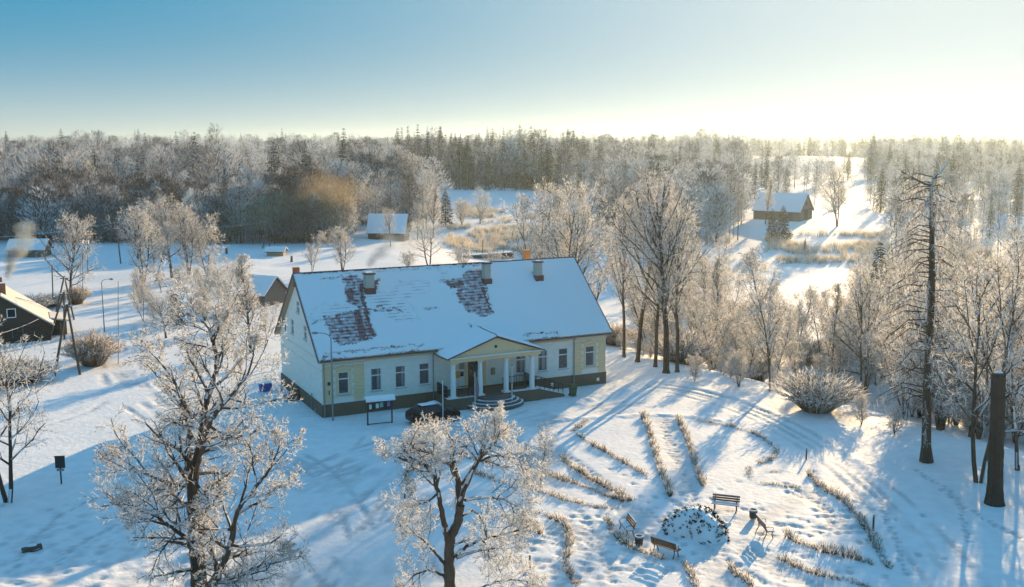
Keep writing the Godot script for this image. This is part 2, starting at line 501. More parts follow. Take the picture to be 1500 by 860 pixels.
func make_spruce(h: float, r: float, whorls: int, per: int, fr: float, blades: int) -> Node3D:
	var Wd := Buf.new(); var T := Buf.new()
	rod(Wd, Vector3(0, -0.4, 0), Vector3(0, h * 0.98, 0), h * 0.014, 6, 0.01, Color(0.06, 0.045, 0.035))
	for i in whorls:
		var t := (i + rr(0.0, 0.8)) / whorls
		var y := lerpf(h * 0.07, h * 0.985, t)
		var L := r * pow(1.0 - t, 0.8) * rr(0.8, 1.15) + 0.12
		var a0 := rr(0, TAU)
		for k in per:
			var a := a0 + TAU * k / per + rr(-0.3, 0.3)
			var l := L * rr(0.7, 1.15)
			var out := Vector3(cos(a), -0.28 - 0.25 * (1.0 - t), sin(a)).normalized()
			var b := Vector3(0, y, 0)
			for m in blades:
				var s := rr(0.15, 1.0)
				var q := b + out * l * s + Vector3(0, -0.10 * l * s * s, 0)
				var dir := (out + rv() * 0.75 + Vector3(0, -0.15, 0)).normalized()
				var tp := 0.3 + 0.7 * minf(1.0, (1.0 - t) * 2.5)
				var w := dir.cross(rv()).normalized() * rr(0.06, 0.13) * (0.5 + h * 0.03) * tp
				var g := rr(0.6, 1.3)
				T.tri(q - w, q + w, q + dir * rr(0.35, 0.8) * (0.4 + h * 0.03) * tp, frost() * 0.85 if rng.randf() < fr else Color(0.026 * g, 0.042 * g, 0.026 * g))
	var o := Node3D.new()
	o.name = "spruce_tree"
	bpart(o, "trunk", Wd, M.wood)
	bpart(o, "crown", T, M.needle)
	return o

func far_tree(h: float, r: float, n: int, y0: float, fr: float, tone: Color) -> Node3D:
	var Wd := Buf.new(); var T := Buf.new()
	var br := Color(0.10, 0.078, 0.065)
	rod(Wd, Vector3(0, -0.5, 0), Vector3(rr(-0.3, 0.3), h * 0.9, rr(-0.3, 0.3)), h * 0.011, 5, 0.02, br)
	for i in 14:
		var y := lerpf(h * y0, h * 0.85, rng.randf()); var a := rr(0, TAU)
		var l := r * rr(0.6, 1.0) * sin(PI * clampf((y / h - y0) / (1.0 - y0) * 0.8 + 0.18, 0, 1))
		rod(Wd, Vector3(0, y, 0), Vector3(cos(a) * l, y + l * rr(0.6, 1.4), sin(a) * l), 0.05, 3, 0.012, br)
	for i in n:
		var t := rng.randf()
		var y := lerpf(h * y0, h, t)
		var R := r * (0.25 + 0.8 * sin(PI * clampf(t * 0.82 + 0.14, 0, 1)))
		var a := rr(0, TAU)
		var q := Vector3(cos(a) * R, y, sin(a) * R) * Vector3(1, 1, 1)
		var s := sqrt(rng.randf())
		q.x *= s; q.z *= s
		var lump := nz.get_noise_3d(q.x * 14.0 + h * 50.0, q.y * 14.0, q.z * 14.0 + r * 31.0)
		if lump < -0.16: continue
		var dir := (Vector3(cos(a) * 0.7, 1.0, sin(a) * 0.7) + rv() * 0.6).normalized()
		var w := dir.cross(rv()).normalized() * rr(0.03, 0.075)
		var f := rr(0.75, 1.1)
		T.tri(q - w, q + w, q + dir * rr(0.5, 1.25), Color(tone.r * f, tone.g * f, tone.b * f) if rng.randf() < fr else br * rr(0.8, 1.6))
	var o := Node3D.new()
	o.name = "tree"
	bpart(o, "trunk", Wd, M.wood)
	bpart(o, "crown", T, M.far_twig)
	return o

func limbs_from(Wd: Buf, T: Buf, pts: Array, r0: float, r1: float, kids: int, S: Dictionary) -> void:
	# a hand-laid main limb, resampled with a little wobble, that carries grown branches
	var cv := Curve3D.new()
	for i in pts.size():
		var a: Vector3 = pts[maxi(i - 1, 0)]; var b: Vector3 = pts[mini(i + 1, pts.size() - 1)]
		cv.add_point(pts[i], (a - b) / 6.0, (b - a) / 6.0)
	var ln := cv.get_baked_length()
	var n := maxi(4, int(ln / 0.22))
	var P := PackedVector3Array(); var R := PackedFloat32Array()
	for i in n + 1:
		P.push_back(cv.sample_baked(ln * i / n) + rv() * 0.035)
		R.push_back(lerpf(r0, r1, float(i) / n) * rr(0.92, 1.08))
	var Q := S.duplicate(true)
	Q.kids[0] = kids
	grow_on(Wd, T, P, R, 4.2, 0, Q)
	if r1 < 0.06: limb(Wd, T, P[n], (P[n] - P[n - 1]).normalized(), 0.8, r1 * 0.9, 1, Q)

# ---------- light, sky, materials ----------
func make_sky() -> PanoramaSkyMaterial:
	var w := 1024; var h := 512
	var img := Image.create(w, h, false, Image.FORMAT_RGBF)
	var az := deg_to_rad(SUN_AZ); var el := deg_to_rad(SUN_EL)
	var sun := Vector3(sin(az) * cos(el), sin(el), -cos(az) * cos(el))
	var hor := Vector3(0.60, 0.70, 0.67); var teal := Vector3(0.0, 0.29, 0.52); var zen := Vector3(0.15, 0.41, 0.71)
	for j in h:
		var e := PI * (0.5 - (j + 0.5) / h)
		var ed := rad_to_deg(e)
		var base: Vector3
		if ed <= 0.0: base = hor * 0.85
		else:
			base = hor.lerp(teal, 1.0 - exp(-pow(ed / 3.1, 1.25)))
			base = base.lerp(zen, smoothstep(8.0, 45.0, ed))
		for i in w:
			var a := TAU * (i + 0.5) / w      # column 0 looks along -z

			var dir := Vector3(sin(a) * cos(e), sin(e), -cos(a) * cos(e))
			var g := rad_to_deg(acos(clampf(dir.dot(sun), -1, 1)))
			var au := Vector3(0.92, 0.93, 0.82) * (0.72 * exp(-pow(g / 27.0, 2.0)))
			var c := Vector3.ONE - (Vector3.ONE - base) * (Vector3.ONE - au)
			img.set_pixel(i, j, Color(c.x / EXPO, c.y / EXPO, c.z / EXPO))
	var m := PanoramaSkyMaterial.new()
	m.panorama = ImageTexture.create_from_image(img)
	return m

func light_and_camera() -> void:
	var cam := Camera3D.new()
	cam.name = "camera"
	cam.position = Vector3(0, 22.1, 0)
	cam.rotation_degrees = Vector3(-8.456, 0, 0)
	cam.fov = 31.99
	cam.far = 9000.0
	cam.near = 0.5
	add_child(cam)
	cam.current = true
	var we := WorldEnvironment.new()
	var e := Environment.new()
	e.background_mode = Environment.BG_SKY
	var sk := Sky.new()
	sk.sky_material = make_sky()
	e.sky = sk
	e.tonemap_mode = Environment.TONE_MAPPER_LINEAR
	e.tonemap_exposure = EXPO
	e.volumetric_fog_enabled = true
	e.volumetric_fog_density = 0.0002
	e.volumetric_fog_albedo = Color(0.84, 0.94, 1.0)
	e.volumetric_fog_anisotropy = 0.58
	e.volumetric_fog_length = 4000.0
	e.sdfgi_enabled = true
	e.ssao_enabled = true
	e.ssil_enabled = true
	we.environment = e
	add_child(we)
	var s := DirectionalLight3D.new()
	s.name = "sun"
	s.light_energy = 1.36
	s.light_color = Color(1.0, 0.69, 0.35).linear_to_srgb()
	s.light_angular_distance = 0.5
	s.shadow_enabled = true
	s.directional_shadow_max_distance = 600.0
	s.rotation_degrees = Vector3(-SUN_EL, 180.0 - SUN_AZ, 0)
	add_child(s)

func materials() -> void:
	var sn := StandardMaterial3D.new()
	sn.albedo_texture = ntex(0.012, [Color(0.74, 0.75, 0.77), Color(0.86, 0.87, 0.88)], 512, 3, 5)
	sn.uv1_triplanar = true
	sn.uv1_world_triplanar = true
	sn.uv1_scale = Vector3.ONE * 0.11
	sn.vertex_color_use_as_albedo = true
	sn.roughness = 0.7
	sn.metallic_specular = 0.25
	sn.normal_enabled = true
	sn.normal_texture = nmap(0.03, 6.0, 512, 9)
	sn.normal_scale = 0.22
	M.snow = sn
	M.roofsnow = mat(Color(0.84, 0.85, 0.87), 0.75, 0.25)
	M.wood = vmat(0.95)
	M.twig = vmat(0.8, 1.0)
	M.needle = vmat(0.85, 0.25)
	M.far_twig = vmat(0.85, 0.6)
	M.paint = vmat(0.7)
	M.wall = tmat(Color(0.74, 0.72, 0.65), Color(0.88, 0.86, 0.79), 0.35, 0.9, 0.02, 4)
	M.cream = tmat(Color(0.75, 0.55, 0.32), Color(0.84, 0.63, 0.39), 0.4, 0.85, 0.03, 5)
	M.plinth = tmat(Color(0.125, 0.088, 0.058), Color(0.18, 0.13, 0.088), 0.6, 0.9, 0.03, 6)
	M.white = mat(Color(0.80, 0.80, 0.79), 0.5)
	M.dark = mat(Color(0.025, 0.024, 0.024), 0.6)
	M.tile = mat(Color(0.15, 0.05, 0.042), 0.55)
	M.dusted = vmat(0.7)
	M.trim = mat(Color(0.10, 0.055, 0.045), 0.6)
	M.brick = tmat(Color(0.26, 0.09, 0.05), Color(0.38, 0.15, 0.085), 2.5, 0.9, 0.05, 7)
	M.orange_brick = tmat(Color(0.38, 0.17, 0.06), Color(0.5, 0.25, 0.1), 2.5, 0.9, 0.05, 7)
	M.stack = tmat(Color(0.42, 0.40, 0.34), Color(0.58, 0.56, 0.50), 1.2, 0.9, 0.03, 8)
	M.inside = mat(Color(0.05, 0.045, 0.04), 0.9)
	M.steel = mat(Color(0.30, 0.31, 0.32), 0.45)
	M.steel.metallic = 0.5
	M.lamp_grey = mat(Color(0.22, 0.23, 0.24), 0.5)
	M.door = mat(Color(0.035, 0.025, 0.02), 0.4)
	M.step = mat(Color(0.13, 0.12, 0.115), 0.85)
	M.soffit = mat(Color(0.42, 0.30, 0.18), 0.8)
	M.logs = tmat(Color(0.045, 0.033, 0.024), Color(0.085, 0.062, 0.045), 0.9, 0.95, 0.03, 9)
	M.boards = tmat(Color(0.13, 0.11, 0.09), Color(0.22, 0.185, 0.15), 0.7, 0.95, 0.03, 10)
	M.shingle = tmat(Color(0.42, 0.39, 0.35), Color(0.80, 0.79, 0.77), 0.45, 0.95, 0.02, 11)
	M.pole = mat(Color(0.10, 0.075, 0.055), 0.9)
	M.bin_green = mat(Color(0.02, 0.075, 0.035), 0.5)
	M.blue = mat(Color(0.03, 0.08, 0.35), 0.5)
	M.concrete = tmat(Color(0.24, 0.23, 0.21), Color(0.34, 0.32, 0.29), 1.5, 0.95, 0.04, 12)
	M.bench = mat(Color(0.17, 0.075, 0.035), 0.6)
	M.iron = mat(Color(0.02, 0.02, 0.02), 0.5)
	M.carpaint = mat(Color(0.005, 0.005, 0.006), 0.3, 0.35)
	M.rubber = mat(Color(0.012, 0.012, 0.012), 0.9)
	M.carglass = mat(Color(0.015, 0.018, 0.02), 0.06)
	M.rim = mat(Color(0.35, 0.35, 0.36), 0.35)
	M.rim.metallic = 0.8
	M.red_lamp = mat(Color(0.3, 0.01, 0.01), 0.3)
	M.clear_lamp = mat(Color(0.6, 0.6, 0.58), 0.2)
	M.flag_red = mat(Color(0.16, 0.012, 0.022), 0.85)
	M.yellow_box = mat(Color(0.62, 0.36, 0.08), 0.6)
	M.paper = mat(Color(0.72, 0.73, 0.72), 0.8)
	M.paper_green = mat(Color(0.16, 0.50, 0.40), 0.8)
	M.paper_blue = mat(Color(0.16, 0.27, 0.45), 0.8)
	var g := StandardMaterial3D.new()
	g.transparency = BaseMaterial3D.TRANSPARENCY_ALPHA
	g.albedo_color = Color(0.5, 0.55, 0.58, 0.22)
	g.roughness = 0.03
	g.metallic_specular = 0.3
	M.glass = g

# ---------- the manor house ----------
const BL := 26.77
const BW := 12.9
const YP := 1.08
const YE := 4.78
const YR := 10.97

func csg_wall(parent: Node, called: String, poly: PackedVector2Array, depth: float, holes: Array, m: Material) -> CSGPolygon3D:
	# polygon in the local x,y plane, extruded to local -z by depth; holes are [x0, x1, y0, y1]
	var w := CSGPolygon3D.new()
	w.name = called
	w.polygon = poly
	w.depth = depth
	w.material = m
	parent.add_child(w, true)
	for q in holes:
		var c := CSGBox3D.new()
		c.operation = CSGShape3D.OPERATION_SUBTRACTION
		c.size = Vector3(q[1] - q[0], q[3] - q[2], depth * 4.0)
		c.position = Vector3((q[0] + q[1]) / 2, (q[2] + q[3]) / 2, -depth / 2)
		c.material = m
		w.add_child(c)
	return w

func window(parent: Node3D, x0: float, x1: float, y0: float, y1: float, z: float, turn := 0.0, at := Vector3.ZERO, rail := 0.68, sill := true) -> void:
	# in the plane z of a frame of reference at 'at' turned by 'turn'; frame, rail, two panes, sill
	var w := Node3D.new()
	w.name = "window"
	parent.add_child(w, true)
	w.position = at
	w.rotation.y = turn
	var t := 0.07
	var f := Buf.new()
	bx(x0, x0 + t, y0, y1, z - 0.12, z - 0.04, f)
	bx(x1 - t, x1, y0, y1, z - 0.12, z - 0.04, f)
	bx(x0 + t, x1 - t, y0, y0 + t, z - 0.12, z - 0.04, f)
	bx(x0 + t, x1 - t, y1 - t, y1, z - 0.12, z - 0.04, f)
	var ym := lerpf(y0, y1, rail)
	bx(x0 + t, x1 - t, ym - 0.045, ym + 0.045, z - 0.12, z - 0.035, f)
	bpart(w, "frame", f, M.white)
	bpart(w, "pane", bx(x0 + t, x1 - t, y0 + t, ym - 0.045, z - 0.088, z - 0.076), M.glass)
	bpart(w, "pane", bx(x0 + t, x1 - t, ym + 0.045, y1 - t, z - 0.088, z - 0.076), M.glass)
	if x1 - x0 > 0.93 and rng.randf() < 0.7:  # added pale strips behind the glass imitate light reflected in the panes
		var cw := rr(0.18, 0.34)
		for e in [x0 + 0.05, x1 - 0.05 - cw]: bpart(w, "reflection_strip", bx(e, e + cw, y0 + 0.05, y1 - 0.05, z - 0.42, z - 0.40), M.paper)
	if sill:
		bpart(w, "sill_snow", bx(x0 - 0.03, x1 + 0.03, y0 - 0.002, y0 + 0.03, z + 0.0, z + 0.1), M.roofsnow)
		bpart(w, "sill", bx(x0 - 0.05, x1 + 0.05, y0 - 0.05, y0 - 0.003, z - 0.12, z + 0.11), M.steel)

func chimney(roof: Node3D, u: float, w: float, z: float, y0: float, y1: float, m: Material, cap: bool) -> void:
	var c := bpart(roof, "chimney", bx(u - w / 2, u + w / 2, y0, y1, z - w / 2, z + w / 2), m)
	if cap:
		bpart(c, "cap", bx(u - w / 2 - 0.09, u + w / 2 + 0.09, y1 + 0.003, y1 + 0.12, z - w / 2 - 0.09, z + w / 2 + 0.09), M.trim)
		bpart(c, "flashing", bx(u - w / 2 - 0.1, u + w / 2 + 0.1, y0, y0 + 0.95, z - w / 2 - 0.06, z + w / 2 + 0.1), M.tile)
		bpart(c, "flue_hood", bx(u - w / 2 + 0.1, u + w / 2 - 0.1, y1 + 0.123, y1 + 0.2, z - w / 2 + 0.1, z + w / 2 - 0.1), M.roofsnow)
		bpart(c, "ledge", bx(u - w / 2 - 0.04, u + w / 2 + 0.04, y1 - 0.62, y1 - 0.54, z - w / 2 - 0.04, z + w / 2 + 0.04), M.stack)

func near_line(p: Vector2, l: Array) -> float:
	var best := 1e9
	for i in l.size() - 1:
		best = minf(best, p.distance_to(Geometry2D.get_closest_point_to_segment(p, l[i], l[i + 1])))
	return best

func snow_depth(u: float, s: float, thin: Array, bare: Array, dots: Array, cracks: Array) -> float:
	var p := Vector2(u + nz.get_noise_2d(u * 90.0, s * 90.0) * 0.3, s + nz.get_noise_2d(u * 90.0 + 500.0, s * 90.0) * 0.3) + Vector2(nz.get_noise_2d(u * 330.0, s * 330.0), nz.get_noise_2d(u * 330.0 + 70.0, s * 330.0)) * 0.22
	var h := 0.10 + nz.get_noise_2d(u * 22.0, s * 22.0) * 0.025
	for q in dots:
		if Geometry2D.is_point_in_polygon(p, q): h = minf(h, 0.041 + nz.get_noise_2d(u * 60.0, s * 60.0) * 0.016)
	for q in thin:
		if Geometry2D.is_point_in_polygon(p, q): h = minf(h, -0.004 + nz.get_noise_2d(u * 130.0, s * 130.0) * 0.05)
	for q in bare:
		if Geometry2D.is_point_in_polygon(p, q): h = -0.02 + 0.05 * maxf(0.0, nz.get_noise_2d(u * 300.0, s * 300.0))
	for q in cracks:
		if near_line(p, q) < 0.075: h = -0.01
	return h

func grid_mesh(nu: int, ns: int, f: Callable, fc: Variant = null) -> ArrayMesh:
	var V := PackedVector3Array(); V.resize(nu * ns)
	for j in ns:
		for i in nu: V[j * nu + i] = f.call(float(i) / (nu - 1), float(j) / (ns - 1))
	var N := PackedVector3Array(); N.resize(nu * ns)
	for j in ns:
		for i in nu:
			var a := V[j * nu + mini(i + 1, nu - 1)] - V[j * nu + maxi(i - 1, 0)]
			var b := V[mini(j + 1, ns - 1) * nu + i] - V[maxi(j - 1, 0) * nu + i]
			N[j * nu + i] = a.cross(b).normalized()
	var I := PackedInt32Array()
	for j in ns - 1:
		for i in nu - 1:
			var k := j * nu + i
			I.append_array(PackedInt32Array([k, k + nu, k + nu + 1, k, k + nu + 1, k + 1]))
	var ar := []
	ar.resize(Mesh.ARRAY_MAX)
	ar[Mesh.ARRAY_VERTEX] = V; ar[Mesh.ARRAY_NORMAL] = N; ar[Mesh.ARRAY_INDEX] = I
	if fc != null:
		var C := PackedColorArray(); C.resize(nu * ns)
		for j in ns:
			for i in nu: C[j * nu + i] = fc.call(float(i) / (nu - 1), float(j) / (ns - 1))
		ar[Mesh.ARRAY_COLOR] = C
	var m := ArrayMesh.new()
	m.add_surface_from_arrays(Mesh.PRIMITIVE_TRIANGLES, ar)
	return m

func rail_run(parent: Node3D, a: Vector3, b: Vector3, h: float, n: int, rails: Array) -> void:
	var f := Buf.new()
	for i in n + 1:
		var p := a.lerp(b, float(i) / n)
		rod(f, p, p + Vector3(0, h, 0), 0.03 if i % 4 == 0 or rails.size() > 2 else 0.015, 5)
	for q in rails: rod(f, a + Vector3(0, q, 0), b + Vector3(0, q, 0), 0.03, 5)
	bpart(parent, "railing", f, M.iron)

func make_house() -> void:
	var B := thing("manor_house", "long cream and white single-storey house with columned porch and snowy red tile roof", "house", Vector3(-15.28, 0, -80.38), 0.4703)
	# plinth and walls; local x along the front, local z towards the viewer
	var pl := Buf.new()
	bx(3.55, 23.45, -0.8, YP, -0.4, 0.05, pl)
	bx(-0.08, 3.55, -0.8, YP, -0.4, 0.12, pl)
	bx(23.45, BL + 0.08, -0.8, YP, -0.4, 0.12, pl)
	bx(-0.08, 0.32, -0.8, YP, -BW - 0.08, -0.4, pl)
	bx(BL - 0.32, BL + 0.08, -0.8, YP, -BW - 0.08, -0.4, pl)
	bx(0.32, BL - 0.32, -0.8, YP, -BW - 0.08, -BW + 0.3, pl)
	bpart(B, "plinth", pl, M.plinth)
	bpart(B, "plinth_ledge_snow", bx(-0.075, 3.545, YP + 0.002, YP + 0.035, 0.064, 0.115), M.roofsnow)
	bpart(B, "plinth_ledge_snow", bx(23.455, BL + 0.075, YP + 0.002, YP + 0.035, 0.064, 0.115), M.roofsnow)
	bpart(B, "floor", bx(0.35, BL - 0.35, YP - 0.15, YP - 0.02, -BW + 0.35, -0.42), M.inside)
	bpart(B, "inner_wall", bx(0.4, BL - 0.4, YP, YE - 0.2, -4.6, -4.4), M.inside)
	bpart(B, "ceiling", bx(0.36, BL - 0.36, YE - 0.2, YE - 0.05, -BW + 0.36, -0.38), M.inside)
	var wins := [[1.32, 2.24, 1.78, 3.62], [4.09, 5.06, 1.74, 3.64], [6.23, 7.18, 1.76, 3.64], [8.38, 9.33, 1.8, 3.64], [17.5, 18.5, 1.8, 3.62], [19.7, 20.72, 1.78, 3.68], [21.83, 22.83, 1.77, 3.68], [24.62, 25.58, 1.76, 3.64]]
	var holes := []
	for q in wins: holes.append(q)
	holes.append([12.86, 14.28, YP - 0.01, 3.62])
	csg_wall(B, "front_wall", PackedVector2Array([Vector2(3.55, YP + 0.003), Vector2(23.45, YP + 0.003), Vector2(23.45, YE + 0.25), Vector2(3.55, YE + 0.25)]), 0.38, holes.slice(1, 7) + [holes[8]], M.wall)
	var fw := [csg_wall(B, "corner_bay_wall", PackedVector2Array([Vector2(0, YP + 0.003), Vector2(3.55, YP + 0.003), Vector2(3.55, YE + 0.24), Vector2(0, YE + 0.24)]), 0.44, [holes[0]], M.wall),
		csg_wall(B, "corner_bay_wall", PackedVector2Array([Vector2(23.45, YP + 0.003), Vector2(BL, YP + 0.003), Vector2(BL, YE + 0.24), Vector2(23.45, YE + 0.24)]), 0.44, [holes[7]], M.wall)]
	for w in fw: w.position.z = 0.06
	for q in wins: window(B, q[0], q[1], q[2], q[3], 0.06 if q[0] < 3.0 or q[0] > 24.0 else 0.0)
	# gable walls, seen from outside along +x: polygon runs in local z
	var gp := PackedVector2Array([Vector2(0, YP + 0.003), Vector2(12.48, YP + 0.003), Vector2(12.48, 5.38), Vector2(6.43, YR - 0.32), Vector2(0, 5.03)])
	var gw := []
	for q in [[6.16, 7.06, 7.6, 8.61], [8.22, 9.1, 5.45, 6.75], [4.1, 5.0, 5.62, 6.85]]: gw.append([12.88 - q[1], 12.88 - q[0], q[2], q[3]])
	var g := csg_wall(B, "gable_wall", gp, 0.36, gw, M.wall)
	g.rotation.y = -PI / 2
	g.position = Vector3(0.0, 0, -12.88)
	for q in gw: window(B, q[0], q[1], q[2], q[3], 0.0, -PI / 2, Vector3(0, 0, -12.88), 0.55)
	var gp2 := PackedVector2Array([Vector2(0, YP + 0.003), Vector2(12.48, YP + 0.003), Vector2(12.48, 5.03), Vector2(6.05, YR - 0.32), Vector2(0, 5.38)])
	var g2 := csg_wall(B, "gable_wall", gp2, 0.36, [], M.wall)
	g2.rotation.y = PI / 2
	g2.position = Vector3(BL, 0, -0.4)
	bpart(B, "back_wall", bx(0.36, BL - 0.36, YP + 0.003, YE, -BW, -BW + 0.38), M.wall)
	bpart(B, "string_course", bx(-0.07, -0.003, YE - 0.22, YE - 0.1, -BW + 0.05, -0.02), M.wall)
	bpart(B, "string_course", bx(-0.05, -0.003, YE - 1.02, YE - 0.96, -BW + 0.05, -0.02), M.wall)
	bpart(B, "wall_niche", prism([Vector2(-0.18, 5.65), Vector2(0, 5.25), Vector2(0.18, 5.65), Vector2(0, 6.05)], 0.003, 0.03), M.dark).transform = Transform3D(Basis(Vector3.UP, -PI / 2), Vector3(0, 0, -11.0))
	# basement door with its dark sloping cover on the gable side
	bpart(B, "basement_door", bx(-0.13, -0.083, -0.3, YP - 0.1, -7.4, -6.5), M.dark)
	bpart(B, "basement_canopy", bx(-1.3, -0.09, 0.15, 0.3, -7.7, -6.45), M.trim)
	bpart(B, "vent_pipe", rodb(Vector3(-0.14, 0.2, -2.6), Vector3(-0.14, 1.5, -2.6), 0.05), M.lamp_grey)
	bpart(B, "vent_cover", bx(-0.12, -0.083, 0.1, 0.4, -2.0, -1.65), M.steel)
	# cream mouldings
	bpart(B, "frieze", bx(3.56, 23.44, YE - 0.43, YE - 0.36, 0.003, 0.06), M.cream)
	bpart(B, "cornice", bx(0.0, BL, YE - 0.12, YE - 0.01, 0.064, 0.3), M.cream)
	for side in [0.0, 1.0]:
		var x0: float = 0.0 if side == 0.0 else 23.45
		var x1: float = 3.55 if side == 0.0 else BL
		var wq: Array = wins[0] if side == 0.0 else wins[7]
		bpart(B, "bay_band", bx(x0 + 0.01, x1 - 0.01, YE - 0.5, YE - 0.44, 0.063, 0.12), M.cream)
		var rows := 10
		for k in rows:
			var y0 := YP + 0.06 + k * 0.305
			var ext := 0.0 if k % 2 == 0 else 0.14
			bpart(B, "quoin_block", bx(x0 + 0.02, wq[0] - 0.42 + ext, y0, y0 + 0.275, 0.063, 0.1), M.cream)
			bpart(B, "quoin_block", bx(wq[1] + 0.42 - ext, x1 - 0.02, y0, y0 + 0.275, 0.063, 0.1), M.cream)
		var f := Buf.new()
		bx(wq[0] - 0.2, wq[0] - 0.002, wq[2] - 0.2, wq[3] + 0.2, 0.063, 0.11, f)
		bx(wq[1] + 0.002, wq[1] + 0.2, wq[2] - 0.2, wq[3] + 0.2, 0.063, 0.11, f)
		bx(wq[0], wq[1], wq[3] + 0.002, wq[3] + 0.2, 0.063, 0.11, f)
		bx(wq[0], wq[1], wq[2] - 0.2, wq[2] - 0.055, 0.063, 0.11, f)
		bpart(B, "window_surround", f, M.cream)
		var xm: float = (wq[0] + wq[1]) / 2
		bpart(B, "window_pediment", prism([Vector2(xm - 0.82, wq[3] + 0.27), Vector2(xm + 0.82, wq[3] + 0.27), Vector2(xm + 0.82, wq[3] + 0.33), Vector2(xm, wq[3] + 0.56), Vector2(xm - 0.82, wq[3] + 0.33)], 0.063, 0.2), M.cream)
	bpart(B, "house_number", bx(0.42, 0.66, 2.62, 2.9, 0.103, 0.13), M.dark)
	bpart(B, "house_number", bx(0.5, 0.58, 1.85, 2.2, 0.103, 0.13), M.dark)
	for x in [21.0, 25.8]: bpart(B, "plinth_vent", bx(x, x + 0.28, 0.3, 0.6, 0.053 if x < 23.0 else 0.123, 0.15), M.white)
	# downpipes and gutter
	for q in [[0.12, 0.2], [9.62, 0.13], [23.38, 0.13]]:
		var dp := Buf.new()
		tube(dp, PackedVector3Array([Vector3(q[0], YE - 0.05, 0.5), Vector3(q[0], YE - 0.45, q[1]), Vector3(q[0], 0.25, q[1]), Vector3(q[0] - 0.1, 0.05, q[1] + 0.15)]), PackedFloat32Array([0.05, 0.05, 0.05, 0.05]), 8)
		bpart(B, "downpipe", dp, M.steel)
	for q in [[-0.3, 9.85], [18.55, BL + 0.3]]:
		bpart(B, "gutter", bx(q[0], q[1], YE - 0.10, YE - 0.0, 0.5, 0.63), M.trim)
	bpart(B, "downpipe", rodb(Vector3(BL + 0.05, YE - 0.05, 0.5), Vector3(BL + 0.1, YE - 0.5, 0.1), 0.05), M.steel)
	make_roof(B)
	make_porch(B)

